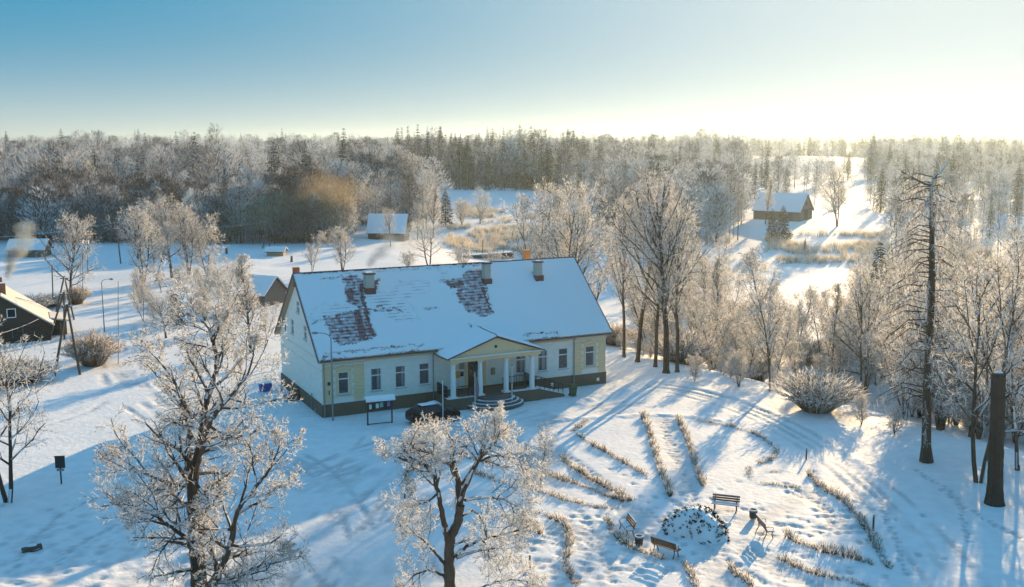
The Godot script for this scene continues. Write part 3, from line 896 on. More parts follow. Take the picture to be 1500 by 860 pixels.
func make_roof(B: Node3D) -> void:
	var roof := Node3D.new()
	roof.name = "roof"
	B.add_child(roof)
	var og := 0.4
	var run := BW / 2 + 0.55
	var sl := sqrt(run * run + (YR - YE) * (YR - YE))
	var sd := Vector3(0, (YR - YE) / sl, -run / sl)       # up the front slope
	var nn := Vector3(0, run / sl, (YR - YE) / sl)
	var e0 := Vector3(-og, YE, 0.55)
	var zr := -BW / 2
	bpart(roof, "roof_slab", prism([Vector2(-0.55, YE - 0.02), Vector2(BW / 2, YR - 0.03), Vector2(BW + 0.55, YE - 0.02), Vector2(BW + 0.55, YE - 0.2), Vector2(BW / 2, YR - 0.3), Vector2(-0.55, YE - 0.2)], 0, BL + 2 * og), M.soffit).transform = Transform3D(Basis(Vector3(0, 0, -1), Vector3.UP, Vector3(1, 0, 0)), Vector3(-og, 0, 0))
	var thin := [[Vector2(1.13,4.39),Vector2(2.32,4.53),Vector2(3.67,4.85),Vector2(3.56,1.48),Vector2(2.28,1.30),Vector2(1.21,1.61)], [Vector2(3.75,8.58),Vector2(4.69,8.76),Vector2(5.54,8.23),Vector2(5.04,5.78),Vector2(5.03,5.17),Vector2(4.30,5.13),Vector2(3.47,5.92)], [Vector2(13.40,6.03),Vector2(14.46,7.06),Vector2(15.41,8.53),Vector2(16.80,8.47),Vector2(16.67,6.66),Vector2(16.16,3.26),Vector2(15.55,3.07),Vector2(13.83,3.70),Vector2(13.59,4.77)], [Vector2(3.72,5.05),Vector2(5.03,5.17),Vector2(4.94,1.90),Vector2(3.66,1.56)], [Vector2(12.66,7.54),Vector2(14.68,7.70),Vector2(14.57,6.62),Vector2(13.21,6.52)]]
	var bare := [[Vector2(3.68,4.79),Vector2(4.09,4.95),Vector2(3.99,1.91),Vector2(4.37,1.87),Vector2(3.61,1.53),Vector2(3.56,1.77)], [Vector2(4.08,4.89),Vector2(4.34,4.99),Vector2(4.22,2.18),Vector2(4.00,2.07)], [Vector2(4.65,5.04),Vector2(5.01,5.07),Vector2(4.86,1.91),Vector2(4.61,1.88)], [Vector2(5.10,7.84),Vector2(5.56,8.01),Vector2(5.12,5.97),Vector2(4.73,5.97)], [Vector2(3.65,7.24),Vector2(4.30,7.28),Vector2(4.14,6.02),Vector2(3.59,5.79)], [Vector2(5.56,8.01),Vector2(6.92,8.11),Vector2(6.52,6.99),Vector2(5.98,6.83),Vector2(5.39,7.08)], [Vector2(4.72,6.11),Vector2(5.07,6.18),Vector2(4.98,4.97),Vector2(4.72,4.89)], [Vector2(13.07,7.18),Vector2(14.70,7.26),Vector2(14.65,6.83),Vector2(13.24,6.62)], [Vector2(16.10,6.49),Vector2(16.45,6.57),Vector2(16.30,3.88),Vector2(16.00,3.80)], [Vector2(16.75,8.43),Vector2(17.11,8.40),Vector2(16.74,6.87),Vector2(16.44,6.79)], [Vector2(21.98,7.80),Vector2(22.54,7.99),Vector2(22.65,7.06),Vector2(22.09,7.11)]]
	var dots := [[Vector2(0.01,4.86),Vector2(1.24,5.83),Vector2(4.41,5.23),Vector2(4.48,4.92),Vector2(1.24,4.54),Vector2(0.03,3.98)], [Vector2(5.42,7.19),Vector2(7.34,6.39),Vector2(8.72,7.65),Vector2(11.43,7.53),Vector2(11.24,6.36),Vector2(8.47,5.67),Vector2(9.20,4.77),Vector2(9.10,3.35),Vector2(7.09,3.25),Vector2(5.67,5.11)], [Vector2(12.53,8.75),Vector2(13.50,8.46),Vector2(13.42,7.69),Vector2(12.77,7.86)], [Vector2(5.50,6.87),Vector2(6.92,6.64),Vector2(6.82,4.59),Vector2(5.03,4.56)], [Vector2(-0.04,9.40),Vector2(5.82,9.27),Vector2(5.91,9.00),Vector2(-0.01,9.19)], [Vector2(6.77,9.09),Vector2(17.05,9.27),Vector2(17.02,9.09),Vector2(6.71,8.88)]]
	var cracks := [[Vector2(0.14,0.65),Vector2(1.64,0.62),Vector2(3.49,0.63),Vector2(6.98,0.69)], [Vector2(7.54,0.66),Vector2(8.62,0.62)], [Vector2(18.19,0.65),Vector2(19.70,0.69),Vector2(21.55,0.68)], [Vector2(4.74,0.07),Vector2(6.81,0.09),Vector2(9.04,-0.02)], [Vector2(10.01,4.36),Vector2(11.30,4.40)], [Vector2(1.81,8.53),Vector2(2.71,8.62),Vector2(3.85,8.68)], [Vector2(5.01,5.07),Vector2(5.87,4.68),Vector2(6.84,4.63),Vector2(7.55,4.82),Vector2(7.89,4.28)], [Vector2(5.82,5.09),Vector2(6.36,5.24),Vector2(6.35,4.63)], [Vector2(12.28,7.46),Vector2(13.54,7.53)], [Vector2(-0.01,3.79),Vector2(1.19,4.35)], [Vector2(15.28,9.22),Vector2(16.64,9.16)], [Vector2(-0.11,0.22),Vector2(1.82,0.14)], [Vector2(18.56,0.09),Vector2(21.66,0.06)], [Vector2(13.53,2.32),Vector2(13.80,2.09)]]
	var nu := 560; var ns := 220
	var lu := BL + 2 * og
	var rows := 27.0
	roof.add_child(_named(grid_mesh(nu, ns, func(a: float, b: float) -> Vector3:
		var u := a * lu; var s := b * sl
		var fr := fposmod(b * rows, 1.0)
		var h := 0.022 * (0.5 + 0.5 * cos(TAU * u / 0.2)) + 0.03 * (1.0 - fr)
		return e0 + Vector3(u, 0, 0) + sd * s + nn * h,
		func(a: float, b: float) -> Color:
			# tiles with a thin dusting of snow that lies on the flats and leaves the lips bare
			var u := a * lu - og; var s := b * sl
			var q := Vector2(u, s)
			var inb := 0.0
			for z in bare:
				if Geometry2D.is_point_in_polygon(q, z): inb = 1.0
			var fr := fposmod(b * rows, 1.0)
			var dust := clampf(0.52 + nz.get_noise_2d(u * 160.0, s * 160.0) * 0.9 + (0.15 if fr > 0.3 else -0.32), 0.0, 0.85) * (1.0 - 0.75 * inb)
			return Color(0.17, 0.052, 0.042).lerp(Color(0.62, 0.60, 0.64), dust)), M.dusted, "tile_sheet"))
	roof.add_child(_named(grid_mesh(nu * 1, ns, func(a: float, b: float) -> Vector3:
		var u := a * lu; var s := b * sl
		var h := snow_depth(u - og, s, thin, bare, dots, cracks)
		var edge := minf(minf(a, 1.0 - a) * lu, minf(b * sl, (1.0 - b) * sl + 0.06))
		h *= smoothstep(-0.03, 0.16, edge)
		if s < 0.06 and u > 9.5 and u < 19.0: h = minf(h, 0.02)
		return e0 + Vector3(u, 0, 0) + sd * (s - (0.05 if b == 0.0 else 0.0)) + nn * (h - (0.03 if edge <= 0.001 else 0.0))), M.roofsnow, "snow_layer"))
	# back slope
	var sb := Vector3(0, (YR - YE) / sl, run / sl)
	var e1 := Vector3(BL + og, YE, -BW - 0.55)
	var nb := Vector3(0, run / sl, -(YR - YE) / sl)
	roof.add_child(_named(grid_mesh(60, 24, func(a: float, b: float) -> Vector3:
		return e1 - Vector3(a * lu, 0, 0) + sb * (b * sl) + nb * (0.09 + nz.get_noise_2d(a * 700.0, b * 300.0) * 0.02)), M.roofsnow, "back_snow_layer"))
	# ridge cap and verge boards
	var rc := Buf.new()
	for i in 66:
		var x := -og + lu * i / 66.0
		rod(rc, Vector3(x, YR + 0.0, zr), Vector3(x + lu / 66.0 - 0.02, YR + 0.015, zr), 0.11, 6)
	bpart(roof, "ridge_cap", rc, M.tile)
	for x in [-og - 0.035, BL + og]:
		for s in [1.0, -1.0]:
			var v := Buf.new()
			var a := Vector3(x + 0.0175, YE - 0.07, zr + s * run); var c := Vector3(x + 0.0175, YR - 0.07, zr)
			var dr := (c - a).normalized()
			var bs := Basis(Vector3.RIGHT, dr, Vector3.RIGHT.cross(dr))
			box(v, (a + c) / 2, Vector3(0.034, a.distance_to(c), 0.26), bs)
			bpart(roof, "verge_board", v, M.trim)
	chimney(roof, 5.75, 0.74, -4.75, 8.7, 10.8, M.stack, true)
	chimney(roof, 16.95, 0.62, -4.8, 8.8, 11.1, M.stack, true)
	chimney(roof, 22.25, 0.63, -4.75, 8.8, 10.95, M.stack, true)
	chimney(roof, 22.9, 0.62, -8.3, 8.8, 11.75, M.orange_brick, false)
	chimney(roof, 0.1, 0.5, -7.2, 9.8, 11.45, M.brick, false)

func _named(m: Mesh, mt: Material, called: String) -> MeshInstance3D:
	var o := MeshInstance3D.new()
	o.mesh = m
	o.material_override = mt
	o.name = called
	return o

func make_porch(B: Node3D) -> void:
	var py := 0.98
	bpart(B, "porch_platform", bx(9.75, 18.45, -0.6, py, 0.054, 2.85), M.plinth)
	for u in [10.4, 12.87, 15.3, 17.8]:
		var c := bpart(B, "column", lathe([Vector2(0.23, 0.12), Vector2(0.225, 1.2), Vector2(0.19, 2.72), Vector2(0.19, 2.76), Vector2(0.225, 2.78), Vector2(0.225, 2.84), Vector2(0.20, 2.86), Vector2(0.20, 2.9)], 18), M.white)
		c.position = Vector3(u, py, 2.5)
		var d := bpart(c, "column_base", bx(-0.32, 0.32, 0.003, 0.12, -0.32, 0.32), M.white)
		bpart(c, "capital", bx(-0.28, 0.28, 2.9, 3.03, -0.28, 0.28), M.cream)
		d.position = Vector3.ZERO
	var y0 := py + 3.035
	bpart(B, "porch_beam", bx(10.0, 18.5, y0, y0 + 0.36, 2.2, 2.82), M.cream)
	bpart(B, "porch_beam", bx(10.0, 10.5, y0, y0 + 0.36, 0.07, 2.195), M.cream)
	bpart(B, "porch_beam", bx(18.0, 18.5, y0, y0 + 0.36, 0.07, 2.195), M.cream)
	bpart(B, "beam_ledge_snow", bx(9.95, 18.55, y0 + 0.362, y0 + 0.42, 2.7, 3.0), M.roofsnow)
	bpart(B, "beam_ledge", bx(9.9, 18.6, y0 + 0.30, y0 + 0.36, 2.823, 3.02), M.cream)
	bpart(B, "porch_ceiling", bx(10.5, 18.0, y0 + 0.25, y0 + 0.3, 0.07, 2.195), M.white)
	var ym := 14.25
	bpart(B, "pediment", prism([Vector2(9.95, y0 + 0.365), Vector2(18.55, y0 + 0.365), Vector2(ym, 5.85)], 2.45, 2.68), M.cream)
	for s in [-1.0, 1.0]:
		var a := Vector2(ym + s * 4.42, y0 + 0.36); var c := Vector2(ym, 5.9)
		var d := (c - a).normalized(); var n := Vector2(-d.y, d.x) * (1.0 if d.x > 0 else -1.0)
		bpart(B, "raking_moulding", prism([a - n * 0.16 + d * 0.3, c - n * 0.18, c - n * 0.08, a - n * 0.06 + d * 0.1], 2.682, 2.86), M.cream)
		bpart(B, "porch_roof", prism([a - d * 0.12, c, c + n * 0.1, a + n * 0.1 - d * 0.12], -0.9, 3.02), M.trim)
		var sb := grid_mesh(30, 26, func(p: float, q: float) -> Vector3:
			var l := a.distance_to(c) + 0.1
			var pq := p if s > 0 else 1.0 - p
			var w := a - d * 0.1 + d * l * (1.0 - pq if s > 0 else 1.0 - pq)
			var t := lerpf(2.98, -1.6, q)
			var hh_ := 0.10 + 0.11 + nz.get_noise_2d(p * 200.0 + s * 90.0, q * 200.0) * 0.03 + 0.16 * smoothstep(0.3, 1.0, q)
			hh_ *= smoothstep(0.0, 0.12, minf(q * 1.6, minf(pq * 2.0 + 0.12, (1.0 - pq) * 2.0))) * 0.5 + 0.5
			var v := w + n * hh_
			return Vector3(v.x, v.y, t))
		bpart_mesh(B, "porch_snow_layer", sb, M.roofsnow)
	bpart(B, "pediment_vent", lathe([Vector2(0.0, 0.03), Vector2(0.13, 0.03), Vector2(0.13, 0.0)], 12), M.dark).transform = Transform3D(Basis(Vector3.RIGHT, PI / 2), Vector3(ym, 5.05, 2.682))
	# door
	var dr := Node3D.new(); dr.name = "door"; B.add_child(dr)
	bpart(dr, "door_leaf", bx(12.93, 13.56, YP, 3.1, -0.2, -0.14), M.door)
	bpart(dr, "door_leaf", bx(13.575, 14.21, YP, 3.1, -0.2, -0.14), M.door)
	bpart(dr, "transom", bx(12.93, 14.21, 3.16, 3.58, -0.19, -0.175), M.glass)
	bpart(dr, "door_pane", bx(13.1, 13.4, 1.9, 2.8, -0.138, -0.13), M.carglass)
	bpart(dr, "door_pane", bx(13.74, 14.04, 1.9, 2.8, -0.138, -0.13), M.carglass)
	bpart(dr, "handle", bx(13.45, 13.5, 1.95, 2.2, -0.138, -0.09), M.steel)
	bpart(dr, "door_frame", bx(12.87, 12.925, YP, 3.61, -0.25, -0.1), M.door)
	bpart(B, "door_jamb", bx(12.58, 12.85, YP, 3.75, 0.003, 0.09), M.cream)
	bpart(B, "door_jamb", bx(14.29, 14.56, YP, 3.75, 0.003, 0.09), M.cream)
	bpart(B, "notice_board", bx(11.55, 12.05, 2.05, 2.65, 0.003, 0.12), M.yellow_box)
	bpart(B, "notice_board", bx(11.6, 12.0, 2.8, 3.2, 0.003, 0.06), M.cream)
	bpart(B, "notice_board", bx(12.1, 12.5, 2.75, 3.3, 0.003, 0.06), M.lamp_grey)
	bpart(B, "notice_board", bx(12.15, 12.45, 2.15, 2.55, 0.003, 0.06), M.door)
	bpart(B, "letter_box", bx(15.1, 15.4, 2.0, 2.6, 0.003, 0.2), M.soffit)
	# steps: four half-rounds
	for k in 4:
		var poly := []
		var r := 1.25 + 0.33 * (3 - k)
		for i in 17:
			var a := PI * i / 16.0
			poly.append(Vector2(cos(a) * r * 1.15, -sin(a) * r * 0.8))
		var sp := bpart(B, "step", prism(poly, 0.0, 0.2), M.step)
		sp.transform = Transform3D(Basis(Vector3.RIGHT, Vector3(0, 0, -1), Vector3.UP), Vector3(14.1, 0.1 + 0.2 * k, 2.853))
		var ring := []
		for i in 17:
			var a := PI * i / 16.0
			ring.append(Vector2(cos(a) * (r - 0.03) * 1.15, -sin(a) * (r - 0.03) * 0.8))
		for i in 17:
			var a := PI * (16 - i) / 16.0
			ring.append(Vector2(cos(a) * (r - 0.22) * 1.15, -sin(a) * (r - 0.22) * 0.8))
		if k < 3: bpart(B, "step_snow", prism(ring, 0.002, 0.03), M.roofsnow).transform = Transform3D(Basis(Vector3.RIGHT, Vector3(0, 0, -1), Vector3.UP), Vector3(14.1, 0.3 + 0.2 * k, 2.853))
	var ps := Buf.new()
	bx(9.8, 12.2, py + 0.002, py + 0.03, 2.15, 2.8, ps)
	bx(15.9, 18.4, py + 0.002, py + 0.03, 2.3, 2.8, ps)
	bpart(B, "platform_snow", ps, M.roofsnow)
	rail_run(B, Vector3(9.95, py, 0.15), Vector3(9.95, py, 2.3), 0.95, 14, [0.12, 0.35, 0.6, 0.95])
	rail_run(B, Vector3(10.7, py, 2.6), Vector3(12.55, py, 2.6), 0.95, 14, [0.12, 0.95])
	rail_run(B, Vector3(18.25, py, 0.15), Vector3(18.25, py, 2.3), 0.95, 14, [0.12, 0.35, 0.6, 0.95])
	rail_run(B, Vector3(15.65, py, 1.2), Vector3(17.6, py, 1.2), 0.95, 12, [0.12, 0.95])
	# ramp on the right
	bpart(B, "ramp", prism([Vector2(18.453, -0.6), Vector2(18.453, py - 0.05), Vector2(20.9, 0.2), Vector2(20.9, -0.6)], 1.1, 2.75), M.plinth)
	bpart(B, "ramp_snow", prism([Vector2(18.46, py - 0.048), Vector2(18.46, py - 0.01), Vector2(20.85, 0.26), Vector2(20.85, 0.225)], 1.15, 2.7), M.roofsnow)
	for z in [1.2, 2.65]: rail_run(B, Vector3(18.5, py - 0.06, z), Vector3(20.8, 0.2, z), 0.9, 5, [0.45, 0.9, 0.9])
	bpart(B, "heaped_snow", heap(1.5, 0.75, 1.1), M.snow).position = Vector3(9.0, 0.0, 1.7)

func bpart_mesh(p: Node3D, called: String, m: Mesh, mt: Material) -> void:
	p.add_child(_named(m, mt, called), true)

func heap(rx: float, h: float, rz: float, pw := 1.3) -> Buf:
	var b := Buf.new()
	var k := 22; var rg := 9
	var off := rr(0, 50)
	var pt := func(i: int, j: int) -> Vector3:
		var a := TAU * (j % k) / k; var t := float(i) / rg
		var w := 1.0 + nz.get_noise_2d(cos(a) * 40.0 + off, sin(a) * 40.0) * 0.5
		var y := h * pow(cos(t * PI / 2), pw) + nz.get_noise_2d(cos(a) * t * 90.0 + off, sin(a) * t * 90.0) * 0.1 * h - 0.1 * t
		return Vector3(cos(a) * rx * t * w, y, sin(a) * rz * t * w)
	for i in rg:
		for j in k:
			var a: Vector3 = pt.call(i, j); var c: Vector3 = pt.call(i + 1, j); var d: Vector3 = pt.call(i + 1, j + 1); var e: Vector3 = pt.call(i, j + 1)
			if i > 0: b.quad(a, c, d, e, WHITE)
			else: b.tri(a, c, d, WHITE)
	return b

# ---------- things round the house ----------
func hb(u: float, v: float) -> Vector3:      # a spot in front of the house, in its own axes
	var c := cos(0.4703); var s := sin(0.4703)
	var x := -15.28 + u * c - v * s; var d := 80.38 + u * s + v * c
	return Vector3(x, hh(x, d), -d)

func make_forecourt() -> void:
	make_car(hb(7.55, -5.0), 0.4703 + 0.06)
	# notice board on two legs with a snowed-up little roof
	var nb := thing("information_board", "dark notice board on two posts under a snowy little roof by the left windows", "notice board", hb(3.5, -3.8), 0.4703 - 0.1)
	for x in [-0.98, 0.98]: bpart(nb, "post", bx(x - 0.05, x + 0.05, -0.3, 2.05, -0.05, 0.05), M.iron)
	var pan := bpart(nb, "board_panel", bx(-0.93, 0.93, 1.15, 1.92, -0.03, 0.03), M.dark)
	bpart(nb, "crossbar", bx(-0.93, 0.93, 0.05, 0.1, -0.03, 0.03), M.iron)
	for q in [[-0.85, 0.2, M.paper], [-0.55, 0.2, M.dark], [-0.32, 0.24, M.paper], [0.0, 0.28, M.paper_green], [0.34, 0.2, M.dark], [0.6, 0.24, M.paper_blue]]:
		var y := rr(1.22, 1.4)
		bpart(pan, "notice", bx(q[0], q[0] + q[1], y, y + 0.38, 0.032, 0.04), q[2])
	bpart(nb, "roof", prism([Vector2(-0.42, 1.92), Vector2(0.42, 1.92), Vector2(0, 2.14)], -1.15, 1.15), M.trim).rotation.y = PI / 2
	bpart(nb, "roof_snow", prism([Vector2(-0.44, 1.95), Vector2(0, 2.18), Vector2(0.44, 1.95), Vector2(0.43, 2.1), Vector2(0.2, 2.28), Vector2(0, 2.34), Vector2(-0.2, 2.28), Vector2(-0.43, 2.1)], -1.17, 1.17), M.roofsnow).rotation.y = PI / 2
	# street lamp
	var lp := hb(0.46, -1.27)
	lp = on(Vector3(-14.3, 0, -79.46))
	street_lamp("slim grey street lamp with a curved arm at the house's near corner", lp, 6.75, Vector3(-1.25, 0.4, 0))
	# flag poles
	var fl := ["white flagpole nearest the parked black car", "white flagpole with a furled maroon and white flag", "white flagpole in front of the porch steps on the right"]
	var fp := [hb(8.01, -5.9), hb(11.23, -5.01), hb(15.18, -3.86)]
	for i in 3:
		var f := thing("flagpole", fl[i], "flagpole", fp[i], 0.0, "three flagpoles before the porch")
		bpart(f, "pole", rodb(Vector3(0, -0.4, 0), Vector3(0, 3.55, 0), 0.04, 8, 0.03), M.white)
		bpart(f, "finial", lathe([Vector2(0.0, 3.68), Vector2(0.06, 3.64), Vector2(0.075, 3.58), Vector2(0.05, 3.52), Vector2(0, 3.5)], 10), M.steel)
		bpart(f, "pole_foot", lathe([Vector2(0.09, -0.1), Vector2(0.09, 0.12), Vector2(0.04, 0.16)], 10), M.steel)
	var flag := thing("flag", "maroon and white flag hanging limp from the middle flagpole", "flag", fp[1] + Vector3(0.06, 0, 0.03))
	for q in [[0.0, 0.09, M.flag_red], [0.09, 0.13, M.white], [0.13, 0.24, M.flag_red]]:
		var b := Buf.new()
		var k := 10
		for i in k:
			var y0 := 3.3 - 2.0 * i / k; var y1 := 3.3 - 2.0 * (i + 1) / k
			var w0 := 0.3 + 0.7 * sin(float(i) / k * PI * 0.9); var w1 := 0.3 + 0.7 * sin(float(i + 1) / k * PI * 0.9)
			var z0 := 0.05 * sin(i * 1.3); var z1 := 0.05 * sin((i + 1) * 1.3)
			for e in [0.03, -0.03]:
				var A := Vector3(q[0] * w0, y0, z0 + e); var Bp := Vector3(q[1] * w0, y0, z0 + e * 1.2)
				var C := Vector3(q[1] * w1, y1, z1 + e * 1.2); var D := Vector3(q[0] * w1, y1, z1 + e)
				if e > 0: b.quad(A, Bp, C, D, WHITE)
				else: b.quad(A, D, C, Bp, WHITE)
		bpart(flag, "stripe", b, q[2])
	# wheelie bin
	var wb := thing("wheelie_bin", "dark green wheelie bin standing in the snow by the right plinth", "bin", hb(21.6, -3.0), 0.3)
	var wbb := Buf.new()
	var lo := [Vector3(-0.22, 0.06, 0.24), Vector3(0.22, 0.06, 0.24), Vector3(0.22, 0.06, -0.24), Vector3(-0.22, 0.06, -0.24)]
	var hi := [Vector3(-0.29, 0.98, 0.36), Vector3(0.29, 0.98, 0.36), Vector3(0.29, 0.98, -0.34), Vector3(-0.29, 0.98, -0.34)]
	for i in 4: wbb.quad(lo[i], hi[i], hi[(i + 1) % 4], lo[(i + 1) % 4], WHITE)
	wbb.quad(lo[0], lo[1], lo[2], lo[3], WHITE)
	bpart(wb, "body", wbb, M.bin_green)
	bpart(wb, "lid", prism([Vector2(-0.4, 0.98), Vector2(0.4, 0.98), Vector2(0.36, 1.06), Vector2(-0.36, 1.1)], -0.31, 0.31), M.bin_green).rotation.y = PI / 2
	for x in [-0.24, 0.24]: bpart(wb, "wheel", rodb(Vector3(x - 0.03, 0.1, -0.3), Vector3(x + 0.03, 0.1, -0.3), 0.1, 12), M.rubber)
	bpart(wb, "handle", rodb(Vector3(-0.22, 0.97, -0.42), Vector3(0.22, 0.97, -0.42), 0.02), M.bin_green)
	# blue bin behind the gable end
	var bb := thing("blue_container", "small blue container in the snow beyond the house's gable end", "container", on(Vector3(-22.1, 0, -89.5)), 0.5)
	bpart(bb, "body", prism([Vector2(-0.45, 0.0), Vector2(0.45, 0.0), Vector2(0.55, 0.75), Vector2(-0.55, 0.75)], -0.35, 0.35), M.blue)
	bpart(bb, "lid", bx(-0.58, 0.58, 0.753, 0.82, -0.4, 0.4), M.white)
	# sign board at the lane
	var sg := thing("sign_board", "dark square sign on a single post beside the lane at lower left", "sign", on(Vector3(-29.42,0.00,-64.30)), 0.1)
	bpart(sg, "post", rodb(Vector3(0, -0.4, 0), Vector3(0, 1.15, 0), 0.05), M.iron)
	var sp := bpart(sg, "panel", bx(-0.3, 0.3, 1.1, 1.85, -0.05, 0.05), M.dark)
	bpart(sp, "panel_rim", bx(-0.33, 0.33, 1.855, 1.9, -0.07, 0.07), M.iron)
	bpart(sg, "small_plate", bx(-0.22, 0.22, 0.9, 1.05, -0.03, 0.06), M.lamp_grey)

func street_lamp(label: String, at: Vector3, h: float, arm: Vector3) -> void:
	var o := thing("street_lamp", label, "street lamp", at)
	bpart(o, "pole", rodb(Vector3(0, -0.4, 0), Vector3(0, h, 0), 0.075, 8, 0.045), M.lamp_grey)
	var b := Buf.new()
	tube(b, PackedVector3Array([Vector3(0, h - 0.05, 0), Vector3(arm.x * 0.12, h + arm.y * 0.5, arm.z * 0.12), Vector3(arm.x * 0.4, h + arm.y * 0.9, arm.z * 0.4), Vector3(arm.x * 0.8, h + arm.y, arm.z * 0.8)]), PackedFloat32Array([0.04, 0.036, 0.033, 0.03]), 7)
	bpart(o, "arm", b, M.lamp_grey)
	var hd := Buf.new()
	var q := Vector3(arm.x * 0.8, h + arm.y - 0.01, arm.z * 0.8); var e := arm * Vector3(1, 0, 1)
	e = e.normalized() * 0.5
	tube(hd, PackedVector3Array([q, q + e * 0.3, q + e * 0.7, q + e]), PackedFloat32Array([0.05, 0.1, 0.12, 0.04]), 9, WHITE, true)
	bpart(o, "lamp_head", hd, M.lamp_grey)
	bpart(o, "head_snow", heap(0.14, 0.09, 0.09), M.roofsnow).position = q + e * 0.6 + Vector3(0, 0.09, 0)

func make_car(at: Vector3, turn: float) -> void:
	var o := thing("parked_car", "black hatchback parked before the porch, half hidden by frosty branches", "car", at + Vector3(0, 0.0, 0), turn)
	# stations along x (nose at +x): x, half width, sill y, belt y, roof y, roof half width
	var prof := [[-2.12, 0.72, 0.45, 0.75, 0.8, 0.6], [-2.05, 0.82, 0.3, 0.92, 0.96, 0.66], [-1.7, 0.87, 0.24, 0.96, 1.2, 0.62], [-1.25, 0.88, 0.24, 0.96, 1.42, 0.6], [-0.5, 0.89, 0.22, 0.95, 1.48, 0.6], [0.2, 0.89, 0.22, 0.94, 1.44, 0.6], [0.75, 0.88, 0.22, 0.93, 1.2, 0.62], [1.1, 0.88, 0.22, 0.92, 0.97, 0.72], [1.6, 0.86, 0.24, 0.86, 0.9, 0.74], [2.0, 0.78, 0.28, 0.72, 0.76, 0.66], [2.13, 0.66, 0.42, 0.6, 0.62, 0.55]]
	var ring := func(q: Array) -> Array:
		var x: float = q[0]
		return [Vector3(x, q[2], -q[1] * 0.92), Vector3(x, q[2] + 0.1, -q[1]), Vector3(x, (q[2] + q[3]) / 2, -q[1] * 1.01), Vector3(x, q[3], -q[1] * 0.97), Vector3(x, q[4] - 0.04, -q[5]), Vector3(x, q[4], -q[5] * 0.8), Vector3(x, q[4] + 0.015, 0), Vector3(x, q[4], q[5] * 0.8), Vector3(x, q[4] - 0.04, q[5]), Vector3(x, q[3], q[1] * 0.97), Vector3(x, (q[2] + q[3]) / 2, q[1] * 1.01), Vector3(x, q[2] + 0.1, q[1]), Vector3(x, q[2], q[1] * 0.92)]
	var b := Buf.new(); var gl := Buf.new()
	for i in prof.size() - 1:
		var r0: Array = ring.call(prof[i]); var r1: Array = ring.call(prof[i + 1])
		for j in 13:
			var j2 := (j + 1) % 13
			var side := (j == 3 or j == 8) and i >= 2 and i <= 6
			var scr := j >= 4 and j <= 7 and (i == 6 or i == 2)
			(gl if side or scr else b).quad(r0[j], r0[j2], r1[j2], r1[j], WHITE)
		if i == 0:
			for j in range(1, 12): b.tri(r0[0], r0[j + 1], r0[j], WHITE)
		if i == prof.size() - 2:
			for j in range(1, 12): b.tri(r1[0], r1[j], r1[j + 1], WHITE)
	bpart(o, "body", b, M.carpaint)
	bpart(o, "windows", gl, M.carglass).name = "glazing"
	for x in [-1.32, 1.32]:
		for z in [-0.86, 0.86]:
			var w := bpart(o, "wheel", rodb(Vector3(x, 0.31, z - 0.1), Vector3(x, 0.31, z + 0.1), 0.31, 18), M.rubber)
			bpart(w, "rim", rodb(Vector3(x, 0.31, z - 0.108), Vector3(x, 0.31, z + 0.108), 0.2, 12), M.rim)
	for z in [-0.6, 0.6]:
		bpart(o, "headlight", bx(1.93, 2.06, 0.6, 0.72, z - 0.14, z + 0.14), M.clear_lamp)
		bpart(o, "tail_light", bx(-2.12, -2.02, 0.72, 0.9, z - 0.1, z + 0.1), M.red_lamp)
		bpart(o, "mirror", bx(0.62, 0.74, 0.95, 1.07, z * 1.5 - 0.08, z * 1.5 + 0.08), M.carpaint)
	bpart(o, "number_plate", bx(2.1, 2.145, 0.4, 0.5, -0.26, 0.26), M.paper)
	bpart(o, "windscreen_frost", bx(-1.2, 0.15, 1.495, 1.51, -0.4, 0.4), M.roofsnow).name = "roof_frost"

# ---------- the rose garden ----------
func tuft_row(label: String, line: Array, h: float, w: float, dens: float, fr: float, group := "low hedges of the star-shaped garden") -> void:
	var l := smooth_line(line)
	var c: Vector2 = l[0]
	var o := thing("low_hedge", label, "hedge", Vector3(c.x, hh(c.x, c.y), -c.y), 0.0, group)
	var T := Buf.new(); var Wd := Buf.new()
	for i in l.size() - 1:
		var a: Vector2 = l[i]; var b: Vector2 = l[i + 1]
		var n := maxi(1, int(a.distance_to(b) * dens))
		for k in n:
			var q := a.lerp(b, (k + rng.randf()) / n)
			var gap := nz.get_noise_2d(q.x * 45.0, q.y * 45.0)
			var hs := h * clampf(0.85 + gap * 1.1, 0.3, 1.3) * rr(0.7, 1.2)
			var off := Vector2(rng.randfn(0, 0.5), rng.randfn(0, 0.5)) * w
			var p := Vector3(q.x + off.x * 0.6 - c.x, hh(q.x, q.y) - hh(c.x, c.y) - 0.05, -(q.y + off.y * 0.6) + c.y)
			for m in 9:
				var e := p + Vector3(rng.randfn(0, 0.16), hs * rr(0.55, 1.1), rng.randfn(0, 0.16))
				var s := Vector3(rr(-1, 1), 0, rr(-1, 1)).normalized() * rr(0.010, 0.022)
				var g := rr(0.6, 1.4)
				var mid := p.lerp(e, 0.55) + rv() * 0.03
				(Wd if m < 4 else T).tri(p - s, p + s, mid, Color(0.15 * g, 0.105 * g, 0.065 * g))
				T.tri(mid - s * 1.3, mid + s * 1.3, e, frost() * 0.95 if rng.randf() < fr else Color(0.20 * g, 0.15 * g, 0.10 * g))
	bpart(o, "stem_row", Wd, M.twig)
	bpart(o, "frosted_tips", T, M.twig).name = "frosted_top"

